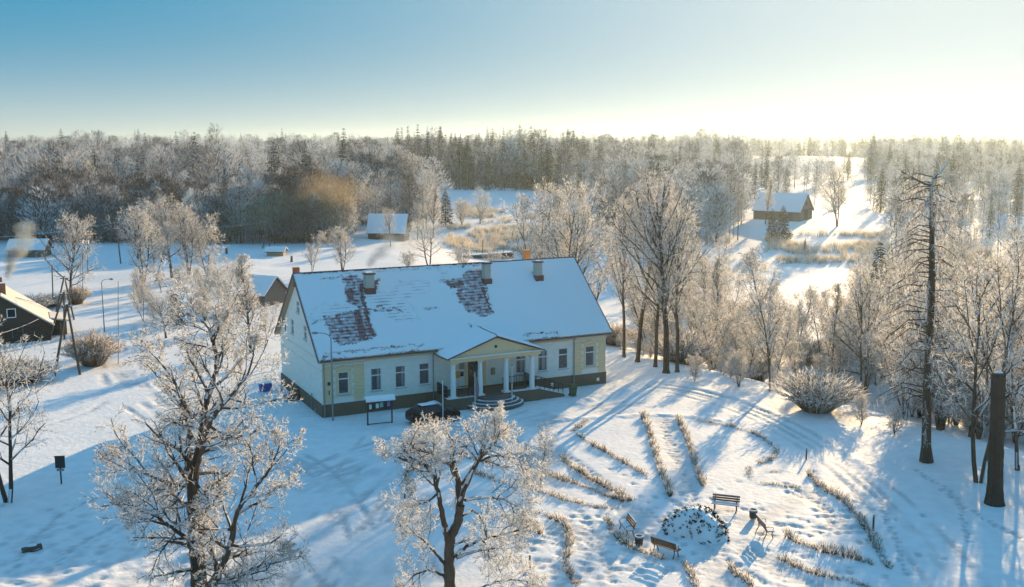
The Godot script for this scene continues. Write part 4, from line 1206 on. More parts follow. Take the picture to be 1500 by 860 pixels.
func make_bench(label: String, a: Vector3, b: Vector3, flip: bool, snow: float) -> void:
	# a, b: ground points under the two ends
	var m := on((a + b) / 2)
	var d := (b - a); d.y = 0
	var o := thing("park_bench", label, "bench", m, atan2(-d.z, d.x) + (PI if flip else 0.0), "benches round the mound")
	var L := 0.82
	for k in 3:
		bpart(o, "seat_slat", bx(-L, L, 0.43, 0.465, -0.06 + k * 0.145, 0.06 + k * 0.145), M.bench)
	for k in 3:
		var s := bpart(o, "back_slat", bx(-L, L, -0.055, 0.055, -0.016, 0.016), M.bench)
		s.position = Vector3(0, 0.58 + k * 0.135, -0.12 - k * 0.035)
		s.rotation.x = -0.25
	for x in [-0.65, 0.65]:
		var f := Buf.new()
		tube(f, PackedVector3Array([Vector3(x, 0.0, 0.33), Vector3(x, 0.25, 0.25), Vector3(x, 0.42, 0.3)]), PackedFloat32Array([0.035, 0.025, 0.03]), 6)
		tube(f, PackedVector3Array([Vector3(x, 0.0, -0.2), Vector3(x, 0.25, -0.06), Vector3(x, 0.45, -0.08), Vector3(x, 0.9, -0.22)]), PackedFloat32Array([0.035, 0.025, 0.03, 0.02]), 6)
		tube(f, PackedVector3Array([Vector3(x, 0.4, -0.06), Vector3(x, 0.4, 0.33)]), PackedFloat32Array([0.025, 0.025]), 6)
		tube(f, PackedVector3Array([Vector3(x, 0.66, -0.12), Vector3(x, 0.68, 0.1), Vector3(x, 0.64, 0.32), Vector3(x, 0.45, 0.32)]), PackedFloat32Array([0.02, 0.02, 0.02, 0.02]), 6)
		bpart(o, "end_frame", f, M.iron)
	if snow > 0.0:
		bpart(o, "seat_snow", bx(-L + 0.02, L - 0.02, 0.467, 0.467 + snow, -0.04, 0.34), M.roofsnow)
		bpart(o, "back_snow", bx(-L + 0.01, L - 0.01, 0.905, 0.925 + snow * 0.3, -0.22, -0.17), M.roofsnow)

func make_garden() -> void:
	var rows := [
		["short dark hedge bit at the garden's upper left corner near the forecourt", [Vector2(6.01,79.58),Vector2(5.23,77.62),Vector2(4.61,76.17)], 0.5],
		["frosted hedge slanting down right, leftmost of the three upper beds", [Vector2(4.98,75.39),Vector2(5.99,72.45),Vector2(7.41,69.20),Vector2(8.37,67.20),Vector2(8.96,65.66)], 0.5],
		["long frosted hedge left of the trodden upper path", [Vector2(10.64,80.74),Vector2(10.56,77.62),Vector2(10.44,74.29),Vector2(10.18,69.20),Vector2(10.00,64.71),Vector2(9.96,61.78)], 0.75],
		["long hedge right of the trodden upper path", [Vector2(13.36,80.08),Vector2(13.18,75.07),Vector2(12.77,69.78),Vector2(12.54,66.64),Vector2(12.34,63.76)], 0.65],
		["curved hedge hooking round the upper right bed", [Vector2(14.62,79.41),Vector2(16.69,78.10),Vector2(18.17,76.33),Vector2(18.93,74.29),Vector2(19.09,71.70),Vector2(18.24,69.49),Vector2(17.13,68.47)], 0.45],
		["thin hedge below the hooked bed, curling to the right", [Vector2(16.30,67.77),Vector2(15.83,66.08),Vector2(15.89,64.57),Vector2(17.31,64.03),Vector2(18.55,63.36)], 0.25],
		["thin sparse row of tufts right of the hooked hedge", [Vector2(17.43,66.64),Vector2(18.48,66.78),Vector2(19.25,66.22)], 0.2],
		["long hedge bounding the garden on its right side", [Vector2(19.90,66.08),Vector2(19.96,64.43),Vector2(20.37,62.31),Vector2(20.61,60.24),Vector2(20.49,57.63),Vector2(20.35,55.60),Vector2(19.96,53.18),Vector2(19.71,50.85)], 0.65],
		["row of bushy tufts running right from the side bench", [Vector2(15.44,55.24),Vector2(15.75,54.55),Vector2(16.20,53.97),Vector2(16.95,52.95),Vector2(17.84,52.50),Vector2(18.54,51.84),Vector2(18.97,51.29)], 0.75],
		["bushy hedge at lower right below the tufted row", [Vector2(14.33,52.28),Vector2(14.86,51.40),Vector2(15.44,50.42),Vector2(16.13,49.79),Vector2(17.05,49.47),Vector2(17.87,48.32)], 0.7],
		["short hedge at the bottom edge, right of the lower path", [Vector2(11.46,51.18),Vector2(11.72,49.79),Vector2(12.05,48.63)], 0.6],
		["short hedge at the bottom edge, left of the lower path", [Vector2(9.20,51.40),Vector2(9.24,49.79),Vector2(9.23,48.53)], 0.6],
		["hedge curving behind the near brown bench", [Vector2(5.65,57.87),Vector2(5.78,56.31),Vector2(5.94,55.24),Vector2(6.46,53.97),Vector2(7.04,53.18),Vector2(8.16,52.17)], 0.5],
		["looping hedge at lower left of the garden", [Vector2(0.57,58.61),Vector2(1.60,58.98),Vector2(2.54,57.88),Vector2(3.16,56.66),Vector2(3.18,54.20),Vector2(2.86,51.62),Vector2(2.95,50.00),Vector2(3.30,48.84)], 0.6],
		["hedge left of the garden running under the foreground tree", [Vector2(-2.77,66.64),Vector2(-1.72,65.53),Vector2(-0.67,64.43)], 0.5],
		["lowest of the three parallel hedges left of the mound", [Vector2(1.22,62.96),Vector2(2.21,62.31),Vector2(3.15,61.27),Vector2(4.61,60.24),Vector2(5.93,59.61)], 0.6],
		["middle of the three parallel hedges left of the mound", [Vector2(2.28,65.94),Vector2(3.46,64.84),Vector2(4.43,63.90),Vector2(5.48,62.70),Vector2(6.15,61.91),Vector2(7.00,61.00)], 0.5],
		["upper of the three parallel hedges left of the mound", [Vector2(3.47,69.78),Vector2(4.20,67.48),Vector2(5.12,65.39),Vector2(5.89,63.90),Vector2(6.69,62.57),Vector2(7.46,61.00)], 0.65],
		["shaded curved hedge at the garden's far left", [Vector2(-6.37,68.76),Vector2(-6.85,67.34),Vector2(-7.09,66.08),Vector2(-6.82,64.71),Vector2(-6.40,62.31)], 0.55],
		["shaded hedge behind the foreground tree's crown", [Vector2(-5.57,70.22),Vector2(-4.63,70.66),Vector2(-3.54,70.22),Vector2(-1.66,68.47),Vector2(-0.33,67.48)], 0.5],
		["round bushy hedge end inside the lower left loop", [Vector2(0.71,56.78),Vector2(1.29,56.07),Vector2(1.62,55.36)], 0.8]]
	for q in rows: tuft_row(q[0], q[1], q[2] * 0.72, 0.3, 22.0, 0.62)
	# mound with dark plants poking through the snow
	var mp := Vector3(10.72,0.00,-56.07)
	mp = on(mp)
	var md := thing("planted_mound", "snow-covered round flower mound with dark leaves showing through at the garden's centre", "mound", mp)
	var hp := heap(1.95, 1.35, 1.9, 0.8)
	bpart(md, "snow_dome", hp, M.snow)
	var T := Buf.new()
	for i in 760:
		var a := rr(0, TAU); var t := pow(rng.randf(), 0.55)
		if nz.get_noise_2d(cos(a) * t * 420.0, sin(a) * t * 420.0) < 0.26 - 0.28 * t: continue
		var ring := mini(int(t * 9.0), 8); var sg := mini(int(a / TAU * 22.0), 21)
		var k6 := 66 + ((ring - 1) * 22 + sg) * 6 if ring > 0 else sg * 3
		k6 = clampi(k6, 0, hp.v.size() - 6)
		var w1 := rng.randf(); var w2 := rng.randf()
		var c := hp.v[k6].lerp(hp.v[k6 + 1], w1).lerp(hp.v[k6 + 2], w2) + rv() * 0.06
		for m in 5:
			var d := (Vector3(cos(a) * 0.8, 0.6, sin(a) * 0.8) + rv() * 0.8).normalized()
			var w := d.cross(rv()).normalized() * rr(0.025, 0.05)
			var g := rr(0.5, 1.3)
			T.tri(c - w, c + w, c + d * rr(0.1, 0.24), Color(0.028 * g, 0.034 * g, 0.022 * g))
	bpart(md, "leaves", T, M.needle).name = "leafy_cover"
	bpart(md, "stone", heap(0.14, 0.25, 0.14), M.concrete).position = Vector3(0, 1.28, 0)
	make_bench("brown slatted bench with snowy seat just behind the mound", Vector3(12.36,0.00,-59.61), Vector3(13.52,0.00,-59.23), false, 0.05)
	make_bench("brown bench seen from behind on the near side of the mound", Vector3(7.71,0.00,-53.18), Vector3(8.81,0.00,-52.17), true, 0.0)
	make_bench("bench seen end-on at the right of the mound", Vector3(14.24,0.00,-56.19), Vector3(14.35,0.00,-54.89), true, 0.05)
	make_bench("snow-dusted bench seen end-on at the left of the mound", Vector3(6.54,0.00,-56.43), Vector3(6.75,0.00,-55.25), false, 0.08)
	var bl := ["dark litter bin beside the bench behind the mound", "dark litter bin at the left end of the near bench"]
	var bp := [Vector3(14.27,0.00,-58.00), Vector3(7.02,0.00,-53.97)]
	for i in 2:
		var o := thing("litter_bin", bl[i], "litter bin", on(bp[i]), 0.0, "two litter bins by the mound")
		bpart(o, "body", lathe([Vector2(0.17, 0.0), Vector2(0.21, 0.5), Vector2(0.235, 0.5), Vector2(0.235, 0.56), Vector2(0.2, 0.56), Vector2(0.18, 0.3), Vector2(0, 0.3)], 16), M.concrete)
		bpart(o, "rim", lathe([Vector2(0.2, 0.563), Vector2(0.245, 0.563), Vector2(0.245, 0.6), Vector2(0.2, 0.6), Vector2(0.2, 0.563)], 16), M.roofsnow)
		bpart(o, "liner", lathe([Vector2(0.215, 0.1), Vector2(0.24, 0.46)], 16), M.dark)
	var pl := ["thin dark post in the snow right of the hooked hedge", "dark post beside the hedge on the garden's right edge", "small post at the far left garden hedge", "thin stake in the snow inside the lower left loop"]
	var pp := [Vector3(20.64,0.00,-69.34), Vector3(20.66,0.00,-55.95), Vector3(-6.71,0.00,-61.53), Vector3(0.93,0.00,-50.86)]
	for i in 4:
		var o := thing("wooden_post", pl[i], "post", on(pp[i]), rr(0, 1), "posts in the garden")
		var hgt := [0.8, 0.95, 0.5, 0.7][i] as float
		bpart(o, "shaft", bx(-0.04, 0.04, -0.3, hgt, -0.04, 0.04), M.pole)
		bpart(o, "cap_snow", heap(0.06, 0.05, 0.06), M.roofsnow).position.y = hgt
	# a half-buried log at lower left
	var lg := thing("snowy_log", "dark snow-capped log lying in the shaded snow at lower left", "log", on(Vector3(-26.23,0.00,-53.29)), 0.7)
	bpart(lg, "trunk", rodb(Vector3(-0.5, 0.08, 0), Vector3(0.5, 0.12, 0), 0.2, 9, 0.17), M.pole)
	bpart(lg, "snow_cap", heap(0.6, 0.24, 0.24), M.roofsnow).position.y = 0.16

# ---------- other buildings ----------
func gable_house(called: String, label: String, category: String, at: Vector3, turn: float, hw: float, dep: float, eave: float, ridge: float, wall: Material, roof: Material, snow: float, group := "") -> Node3D:
	# gable front at local z = 0, ridge runs to -z
	var o := thing(called, label, category, at, turn, group)
	var k := (ridge - eave) / hw
	bpart(o, "wall", prism([Vector2(-hw, -1.2), Vector2(hw, -1.2), Vector2(hw, eave), Vector2(0, ridge), Vector2(-hw, eave)], -dep, 0), wall)
	var ov := 0.4
	var rf := Node3D.new(); rf.name = "roof"; o.add_child(rf)
	for s in [-1.0, 1.0]:
		var a := Vector2(s * (hw + ov), eave - k * ov + 0.02); var c := Vector2(0, ridge + 0.02)
		var n := Vector2(s * (ridge - eave), hw).normalized()
		bpart(rf, "roof_plane", prism([a, c, c + n * 0.14, a + n * 0.14], -dep - ov, ov), roof)
		if snow > 0.0:
			bpart(rf, "snow_layer", prism([a + n * 0.143, c + n * 0.143, c + n * (0.14 + snow), a + n * (0.14 + snow * 0.8)], -dep - ov + 0.02, ov - 0.02), M.roofsnow)
	return o

func simple_window(o: Node3D, x: float, y: float, w: float, h: float, z: float) -> void:
	var n := Node3D.new(); n.name = "window"; o.add_child(n, true)
	var f := Buf.new()
	bx(x - w / 2 - 0.09, x - w / 2, y - h / 2 - 0.09, y + h / 2 + 0.09, z + 0.003, z + 0.06, f)
	bx(x + w / 2, x + w / 2 + 0.09, y - h / 2 - 0.09, y + h / 2 + 0.09, z + 0.003, z + 0.06, f)
	bx(x - w / 2, x + w / 2, y + h / 2, y + h / 2 + 0.09, z + 0.003, z + 0.06, f)
	bx(x - w / 2, x + w / 2, y - h / 2 - 0.09, y - h / 2, z + 0.003, z + 0.06, f)
	bpart(n, "frame", f, M.white)
	bpart(n, "pane", bx(x - w / 2, x + w / 2, y - h / 2, y + h / 2, z + 0.003, z + 0.03), M.carglass)

func make_buildings() -> void:
	var h := gable_house("log_house", "dark log house with pale shingle roof and brick chimneys at the left edge", "house", on(Vector3(-56.1, 0, -110.9)), 0.446, 4.8, 9.6, 1.95, 5.3, M.logs, M.shingle, 0.0)
	simple_window(h, 1.0, 3.35, 0.75, 0.85, 0.0)
	simple_window(h, -1.3, 3.35, 0.75, 0.85, 0.0)
	simple_window(h, 1.5, 1.15, 0.95, 1.15, 0.0)
	simple_window(h, -2.2, 1.15, 0.95, 1.15, 0.0)
	for y in range(0, 8):      # log courses
		bpart(h, "log", rodb(Vector3(-4.85, 0.1 + y * 0.24, 0.0), Vector3(4.85, 0.1 + y * 0.24, 0.0), 0.13, 7), M.logs)
	for q in [[0.25, -2.6, 6.4], [-0.1, -5.6, 6.75]]:
		var c := bpart(h, "chimney", bx(q[0] - 0.32, q[0] + 0.32, 4.4, q[2], q[1] - 0.3, q[1] + 0.3), M.brick)
		bpart(c, "chimney_snow", bx(q[0] - 0.34, q[0] + 0.34, q[2] + 0.003, q[2] + 0.1, q[1] - 0.32, q[1] + 0.32), M.roofsnow)
	bpart(h, "lean_to", prism([Vector2(4.82, -0.6), Vector2(6.6, -0.6), Vector2(6.6, 1.5), Vector2(4.82, 1.85)], -7.0, -3.2), M.logs)
	bpart(h, "lean_to_roof", prism([Vector2(4.9, 2.0), Vector2(7.1, 1.55), Vector2(7.1, 1.72), Vector2(4.9, 2.18)], -7.4, -2.6), M.shingle)
	for z in [-2.8, -1.4]: bpart(h, "porch_post", rodb(Vector3(5.9, -0.4, z), Vector3(5.9, 1.65, z), 0.07), M.pole)
	gable_house("low_shed", "long low grey shed with a blue-white snow roof before the dark wood at left", "shed", on(Vector3(-91.13,0.00,-199.94)), PI / 2 + 0.12, 2.3, 6.6, 1.6, 3.2, M.boards, M.trim, 0.16)
	var sh := gable_house("small_house", "small house with one broad snowy roof slope behind frosty bushes", "house", on(Vector3(-24.41,-0.62,-236.99)), PI / 2 - 0.06, 3.6, 8.4, 2.2, 5.9, M.logs, M.trim, 0.2)
	bpart(sh, "door", bx(3.603, 3.65, 0.0, 1.9, -4.4, -3.5), M.door)
	var bp := Vector3(80.04,-0.04,-285.00)
	var ph := 0.96
	var barn := gable_house("old_barn", "grey board barn with a snowy roof in the sunlit field at right", "barn", on(bp + Vector3(cos(ph), 0, -sin(ph)) * 5.2), ph, 5.2, 13.5, 2.6, 7.1, M.boards, M.trim, 0.18)
	bpart(barn, "barn_door", bx(-1.6, 1.6, 0.0, 2.7, 0.003, 0.06), M.logs)
	bpart(barn, "cross_beam", bx(-5.1, 5.1, 2.75, 2.95, 0.003, 0.09), M.logs)
	bpart(barn, "loft_hatch", bx(-0.5, 0.5, 3.9, 5.0, 0.003, 0.06), M.logs)
	gable_house("outbuilding", "small snow-roofed outbuilding behind the manor's gable end", "shed", on(Vector3(-32.36,0.00,-138.55)), 1.1, 2.2, 4.4, 1.7, 3.6, M.boards, M.trim, 0.22)
	gable_house("low_hut", "low snow-topped hut in the sunny field beyond the house", "hut", on(Vector3(-44.63,0.00,-199.94)), PI / 2, 1.3, 3.2, 0.9, 1.45, M.soffit, M.trim, 0.16)
	gable_house("field_hut", "tiny snow-roofed hut under the frosted trees before the wood", "hut", on(Vector3(-41.31,0.00,-230.46)), PI / 2, 1.5, 3.0, 1.4, 2.4, M.logs, M.trim, 0.16)
	# little bridge over the stream behind the house
	var a := Vector3(-14.21,-2.27,-223.21); var c := Vector3(-0.31,-4.09,-233.13)
	var br := thing("plank_bridge", "dark low bridge with a thin rail across the snowy stream behind the house", "bridge", on((a + c) / 2), atan2(-(c - a).z, (c - a).x))
	var L := a.distance_to(c) / 2
	bpart(br, "deck", bx(-L, L, 0.55, 0.85, -1.2, 1.2), M.pole)
	bpart(br, "deck_snow", bx(-L + 0.02, L - 0.02, 0.853, 0.95, -1.15, 1.15), M.roofsnow)
	for z in [-1.1, 1.1]:
		bpart(br, "rail", rodb(Vector3(-L, 1.6, z), Vector3(L, 1.6, z), 0.05), M.pole)
		for i in 7: bpart(br, "rail_post", rodb(Vector3(lerpf(-L, L, i / 6.0), -0.5, z), Vector3(lerpf(-L, L, i / 6.0), 1.62, z), 0.05), M.pole)
	bpart(br, "abutment", bx(-L, L, -1.5, 0.547, -0.9, 0.9), M.logs)

# ---------- poles and wires ----------
func pole(label: String, feet: Array, top: Vector3, r: float, called := "utility_pole", category := "pole", mt: Material = null) -> Node3D:
	var base := on(feet[0])
	var o := thing(called, label, category, base, 0.0, "" if called == "fence_post" else "poles along the lane")
	for f in feet:
		var q := on(f)
		bpart(o, "leg" if feet.size() > 1 else "shaft", rodb(q - base - Vector3(0, 0.4, 0), top - base, r, 7, r * 0.8), mt if mt else M.pole)
	if feet.size() > 1:
		bpart(o, "crossbar", rodb(top - base + Vector3(-0.5, -0.25, 0), top - base + Vector3(0.5, -0.25, 0), 0.05), M.pole)
	for s in [-0.35, 0.35]:
		if called == "utility_pole": bpart(o, "insulator", lathe([Vector2(0.05, 0.0), Vector2(0.06, 0.06), Vector2(0.03, 0.14), Vector2(0, 0.15)], 8), M.white).position = top - base + Vector3(s, -0.2 if feet.size() > 1 else -0.12, 0)
	return o

func wire(label: String, a: Vector3, b: Vector3, sag: float) -> void:
	var o := thing("overhead_wire", label, "wire", a)
	var p := PackedVector3Array(); var r := PackedFloat32Array()
	for i in 17:
		var t := i / 16.0
		p.push_back((b - a) * t - Vector3(0, sag * 4.0 * t * (1.0 - t), 0)); r.push_back(0.022)
	var w := Buf.new()
	tube(w, p, r, 4, Color(0.7, 0.69, 0.67))
	bpart(o, "frosted_cable", w, M.paint)

func make_poles() -> void:
	var t1 := Vector3(-42.78,6.59,-97.20)
	pole("near A-shaped wooden power pole beside the lane, left of the round bush", [Vector3(-43.61,0.00,-95.11), Vector3(-41.34,0.00,-95.90)], t1, 0.13)
	pole("far A-shaped wooden power pole behind the log house's corner", [Vector3(-58.55,0.00,-129.24), Vector3(-54.91,0.00,-126.62)], Vector3(-53.81,6.04,-122.00), 0.12)
	pole("propped wooden power pole at the log house's right corner", [Vector3(-52.40,0.00,-113.57), Vector3(-50.55,0.00,-113.57)], Vector3(-49.99,5.45,-113.00), 0.12)
	pole("thin dark post left of the lone tree behind the log house", [Vector3(-62.11,0.00,-136.86)], Vector3(-59.27,6.27,-131.00), 0.09, "tall_post")
	pole("thin steel post right of the lone tree by the lane", [Vector3(-58.60,0.00,-137.99)], Vector3(-55.17,8.57,-131.00), 0.05, "tall_post", "pole", M.lamp_grey)
	var p3 := pole("pole with two white boxes right of the lone tree", [Vector3(-71.70,0.00,-171.66)], Vector3(-68.23,6.26,-164.00), 0.09, "tall_post")
	bpart(p3, "box", bx(-0.9, -0.45, 5.0, 5.6, -0.2, 0.2), M.white)
	bpart(p3, "box", bx(0.1, 0.5, 5.0, 5.6, -0.2, 0.2), M.white)
	bpart(p3, "bracket", bx(-0.9, 0.5, 4.9, 4.98, -0.1, 0.1), M.pole)
	pole("tall thin grey post standing at the lane's bend", [Vector3(-39.60,0.00,-100.78)], Vector3(-39.98,8.05,-103.00), 0.045, "tall_post", "pole", M.lamp_grey)
	street_lamp("slim lamp post with a curved arm along the lane", on(Vector3(-47.88,0.00,-118.33)), 5.9, Vector3(1.1, 0.35, 0))
	var p2 := Vector3(-71.97,7.49,-186.00)
	pole("leaning grey power pole before the dark wood", [Vector3(-71.60,0.00,-186.22)], p2, 0.13)
	var p1 := Vector3(-50.96,5.58,-214.00)
	pole("A-shaped power pole in the snowy field before the wood", [Vector3(-52.18,0.00,-212.93), Vector3(-51.30,0.00,-215.54)], p1, 0.12)
	pole("short dark post near the bridge behind the house", [Vector3(-6.88,-3.34,-239.00)], Vector3(-6.38,0.95,-222.00), 0.1, "tall_post")
	wire("frosted wire between the leaning pole and the field pole", p2, p1, 1.2)
	wire("frosted wire running from the leaning pole to the left edge", p2, Vector3(-110.52,4.26,-190.00), 1.0)
	wire("frosted wire crossing in front of the log house's gable", Vector3(-52.91,2.84,-100.00), Vector3(-52.51,2.62,-112.00), 0.3)
	wire("wire between the two A-shaped poles by the log house", t1, Vector3(-53.81,6.04,-122.00), 0.3)
	var mk := thing("marker_post", "tiny dark and red marker beside the far lane", "post", on(Vector3(-56.69,0.00,-202.39)))
	bpart(mk, "shaft", bx(-0.18, 0.18, -0.2, 1.3, -0.15, 0.15), M.pole)
	bpart(mk, "red_band", bx(-0.2, 0.2, 0.2, 0.6, -0.17, 0.17), M.red_lamp)
	var st_ := thing("field_stump", "small upright brown stump in the sunny snow beyond the gable", "stump", on(Vector3(-41.01,0.00,-189.27)))
	bpart(st_, "trunk", rodb(Vector3(0, -0.2, 0), Vector3(0.05, 1.15, 0), 0.26, 8, 0.18), M.pole)
	bpart(st_, "snow_cap", heap(0.2, 0.1, 0.2), M.roofsnow).position = Vector3(0.05, 1.14, 0)

# ---------- placing trees ----------
func put(src: Node3D, srch: float, called: String, label: String, p: Vector3, h: float, wide := 1.0, group := "") -> void:
	var s := h * (0.97 if called.contains("bush") or called.contains("spruce") or called.contains("scrub") else 0.9) / srch
	copy(src, called, label, "bush" if called.contains("bush") else "tree", on(p), rr(0, TAU), Vector3(s * wide, s, s * wide), group)

func hero_left() -> void:
	var o := thing("frosted_tree", "large frost-covered tree in the left foreground, tallest of the near trees", "tree", Vector3.ZERO)
	var Wd := Buf.new(); var T := Buf.new()
	var S := spec({"maxl": 2, "fr": 0.7, "ns": 13, "sl": 0.15, "sw": 0.009, "tw": 0.015, "sd": 0.9, "ang": [1.15, 0.85, 0.8, 0.7], "up": [0.0, 0.05, 0.03, 0.0], "wob": [0.1, 0.26, 0.36, 0.3], "kids": [26, 9, 8, 5], "ratio": [0.60, 0.42, 0.44, 0.4], "t0": [0.12, 0.18, 0.1, 0.1], "rad": [0.11, 0.04, 0.016, 0.01], "shape": "round"})
	limbs_from(Wd, T, [Vector3(-14.45,-0.55,-45.00), Vector3(-14.59,2.55,-45.20), Vector3(-14.69,5.27,-45.20), Vector3(-14.52,7.03,-45.00), Vector3(-14.08,8.51,-44.80), Vector3(-13.87,9.72,-44.80), Vector3(-13.67,10.84,-45.00), Vector3(-13.41,11.64,-45.20), Vector3(-13.32,12.41,-45.30), Vector3(-13.44,13.21,-45.20), Vector3(-13.04,13.93,-45.00)], 0.42, 0.05, 32, S)
	limbs_from(Wd, T, [Vector3(-14.63,5.27,-45.20), Vector3(-15.07,7.23,-46.00), Vector3(-15.00,9.41,-46.40), Vector3(-15.49,10.50,-46.60), Vector3(-16.08,11.43,-46.80), Vector3(-16.78,12.20,-47.00)], 0.2, 0.03, 14, S)
	limbs_from(Wd, T, [Vector3(-14.29,0.97,-45.00), Vector3(-13.18,2.98,-44.20), Vector3(-12.55,4.45,-43.80), Vector3(-12.23,5.80,-43.60), Vector3(-11.51,6.76,-43.40), Vector3(-10.67,7.82,-43.20), Vector3(-10.08,8.96,-43.00)], 0.22, 0.03, 17, S)
	limbs_from(Wd, T, [Vector3(-14.08,8.51,-44.80), Vector3(-13.17,10.12,-43.80), Vector3(-12.18,11.20,-43.20), Vector3(-11.38,12.21,-43.00), Vector3(-11.00,13.24,-42.80)], 0.15, 0.03, 12, S)
	limbs_from(Wd, T, [Vector3(-14.55,3.63,-45.00), Vector3(-15.20,4.85,-44.00), Vector3(-15.87,5.72,-43.40), Vector3(-16.60,6.18,-43.00)], 0.13, 0.03, 14, S)
	limbs_from(Wd, T, [Vector3(-14.64,6.31,-45.20), Vector3(-16.18,6.47,-45.80), Vector3(-17.53,6.73,-46.50), Vector3(-18.56,7.17,-47.00)], 0.12, 0.03, 14, S)
	limbs_from(Wd, T, [Vector3(-14.57,1.64,-45.00), Vector3(-13.65,1.44,-46.20), Vector3(-12.54,1.60,-47.00), Vector3(-11.50,2.15,-47.60)], 0.14, 0.03, 14, S)
	limbs_from(Wd, T, [Vector3(-13.44,13.21,-45.20), Vector3(-13.87,13.69,-46.00), Vector3(-14.38,14.00,-46.40), Vector3(-15.05,14.28,-46.60)], 0.09, 0.025, 6, S)
	bpart(o, "trunk", Wd, M.wood)
	bpart(o, "crown", T, M.twig)

func hero_middle() -> void:
	var o := thing("frosted_tree", "gnarled frosted tree with forked trunk in the middle foreground", "tree", Vector3.ZERO)
	var Wd := Buf.new(); var T := Buf.new()
	var S := spec({"maxl": 2, "fr": 0.82, "ns": 9, "sl": 0.13, "sw": 0.0105, "tw": 0.015, "sd": 0.9, "ang": [1.0, 0.9, 0.8, 0.7], "up": [0.0, 0.02, 0.04, 0.0], "wob": [0.1, 0.3, 0.4, 0.3], "kids": [10, 6, 7, 5], "ratio": [0.34, 0.48, 0.44, 0.4], "t0": [0.5, 0.3, 0.1, 0.1], "rad": [0.06, 0.03, 0.014, 0.01], "shape": "wide"})
	var D := 46.3
	limbs_from(Wd, T, [Vector3(-2.95,-0.51,-46.30), Vector3(-2.96,1.39,-46.30), Vector3(-2.98,2.59,-46.30), Vector3(-2.88,3.54,-46.30), Vector3(-2.58,4.18,-46.30), Vector3(-2.45,5.09,-46.30)], 0.32, 0.2, 2, S)
	limbs_from(Wd, T, [Vector3(-2.95,3.10,-46.30), Vector3(-3.23,4.61,-45.90), Vector3(-3.41,6.01,-45.50), Vector3(-3.70,7.06,-45.30), Vector3(-4.24,7.61,-45.10), Vector3(-4.75,7.74,-44.90), Vector3(-5.38,8.00,-44.80)], 0.17, 0.04, 14, S)
	limbs_from(Wd, T, [Vector3(-2.58,4.18,-46.30), Vector3(-2.48,5.06,-46.40), Vector3(-2.52,6.03,-46.60), Vector3(-2.75,7.00,-46.80), Vector3(-2.88,8.11,-47.00)], 0.19, 0.1, 6, S)
	limbs_from(Wd, T, [Vector3(-2.48,5.29,-46.40), Vector3(-2.03,6.36,-46.60), Vector3(-1.59,7.10,-46.90), Vector3(-0.75,7.98,-47.20), Vector3(-0.62,8.60,-47.40)], 0.16, 0.04, 18, S)
	limbs_from(Wd, T, [Vector3(-2.51,5.99,-46.50), Vector3(-1.95,6.57,-47.00), Vector3(-1.28,7.80,-47.60), Vector3(-0.92,8.01,-47.80)], 0.10, 0.04, 10, S)
	limbs_from(Wd, T, [Vector3(-2.65,6.66,-46.70), Vector3(-3.19,7.29,-46.20), Vector3(-3.67,7.72,-45.90), Vector3(-4.30,7.95,-45.80)], 0.09, 0.03, 14, S)
	limbs_from(Wd, T, [Vector3(-4.75,7.74,-44.90), Vector3(-4.97,8.19,-45.00), Vector3(-4.61,8.39,-45.20), Vector3(-3.94,8.46,-45.40)], 0.06, 0.025, 12, S)
	limbs_from(Wd, T, [Vector3(-2.25,5.39,-46.30), Vector3(-1.33,5.75,-45.60), Vector3(-0.44,5.86,-45.10), Vector3(0.22,5.64,-44.80)], 0.10, 0.03, 12, S)
	limbs_from(Wd, T, [Vector3(-2.35,4.62,-46.30), Vector3(-1.84,4.52,-47.20), Vector3(-1.40,3.67,-47.80), Vector3(-1.14,2.75,-48.00)], 0.07, 0.025, 9, S)
	limbs_from(Wd, T, [Vector3(-2.82,2.49,-46.30), Vector3(-2.11,3.30,-45.80), Vector3(-1.43,3.80,-45.40), Vector3(-0.44,4.19,-45.00), Vector3(0.31,4.50,-44.80)], 0.11, 0.03, 15, S)
	limbs_from(Wd, T, [Vector3(-2.60,2.49,-46.30), Vector3(-1.84,2.62,-46.80), Vector3(-1.16,2.59,-47.20), Vector3(-0.20,2.43,-47.60)], 0.09, 0.03, 11, S)
	limbs_from(Wd, T, [Vector3(-3.09,2.08,-46.30), Vector3(-3.78,3.17,-45.80), Vector3(-4.19,3.80,-45.40), Vector3(-4.58,4.21,-45.20)], 0.09, 0.03, 11, S)
	limbs_from(Wd, T, [Vector3(-3.19,1.56,-46.30), Vector3(-3.84,2.21,-45.60), Vector3(-4.36,2.31,-45.00), Vector3(-4.73,2.06,-44.80)], 0.08, 0.03, 9, S)
	limbs_from(Wd, T, [Vector3(-2.78,0.36,-46.30), Vector3(-1.59,1.48,-45.20), Vector3(-0.31,2.24,-44.40), Vector3(0.77,2.42,-44.00)], 0.08, 0.03, 12, S)
	limbs_from(Wd, T, [Vector3(-3.41,6.01,-45.50), Vector3(-3.81,5.80,-44.90), Vector3(-4.22,5.81,-44.60)], 0.06, 0.025, 10, S)
	limbs_from(Wd, T, [Vector3(-1.59,7.10,-46.90), Vector3(-0.64,7.46,-46.50), Vector3(0.16,7.43,-46.20), Vector3(0.70,6.90,-46.00)], 0.06, 0.025, 12, S)
	bpart(o, "trunk", Wd, M.wood)
	bpart(o, "crown", T, M.twig)

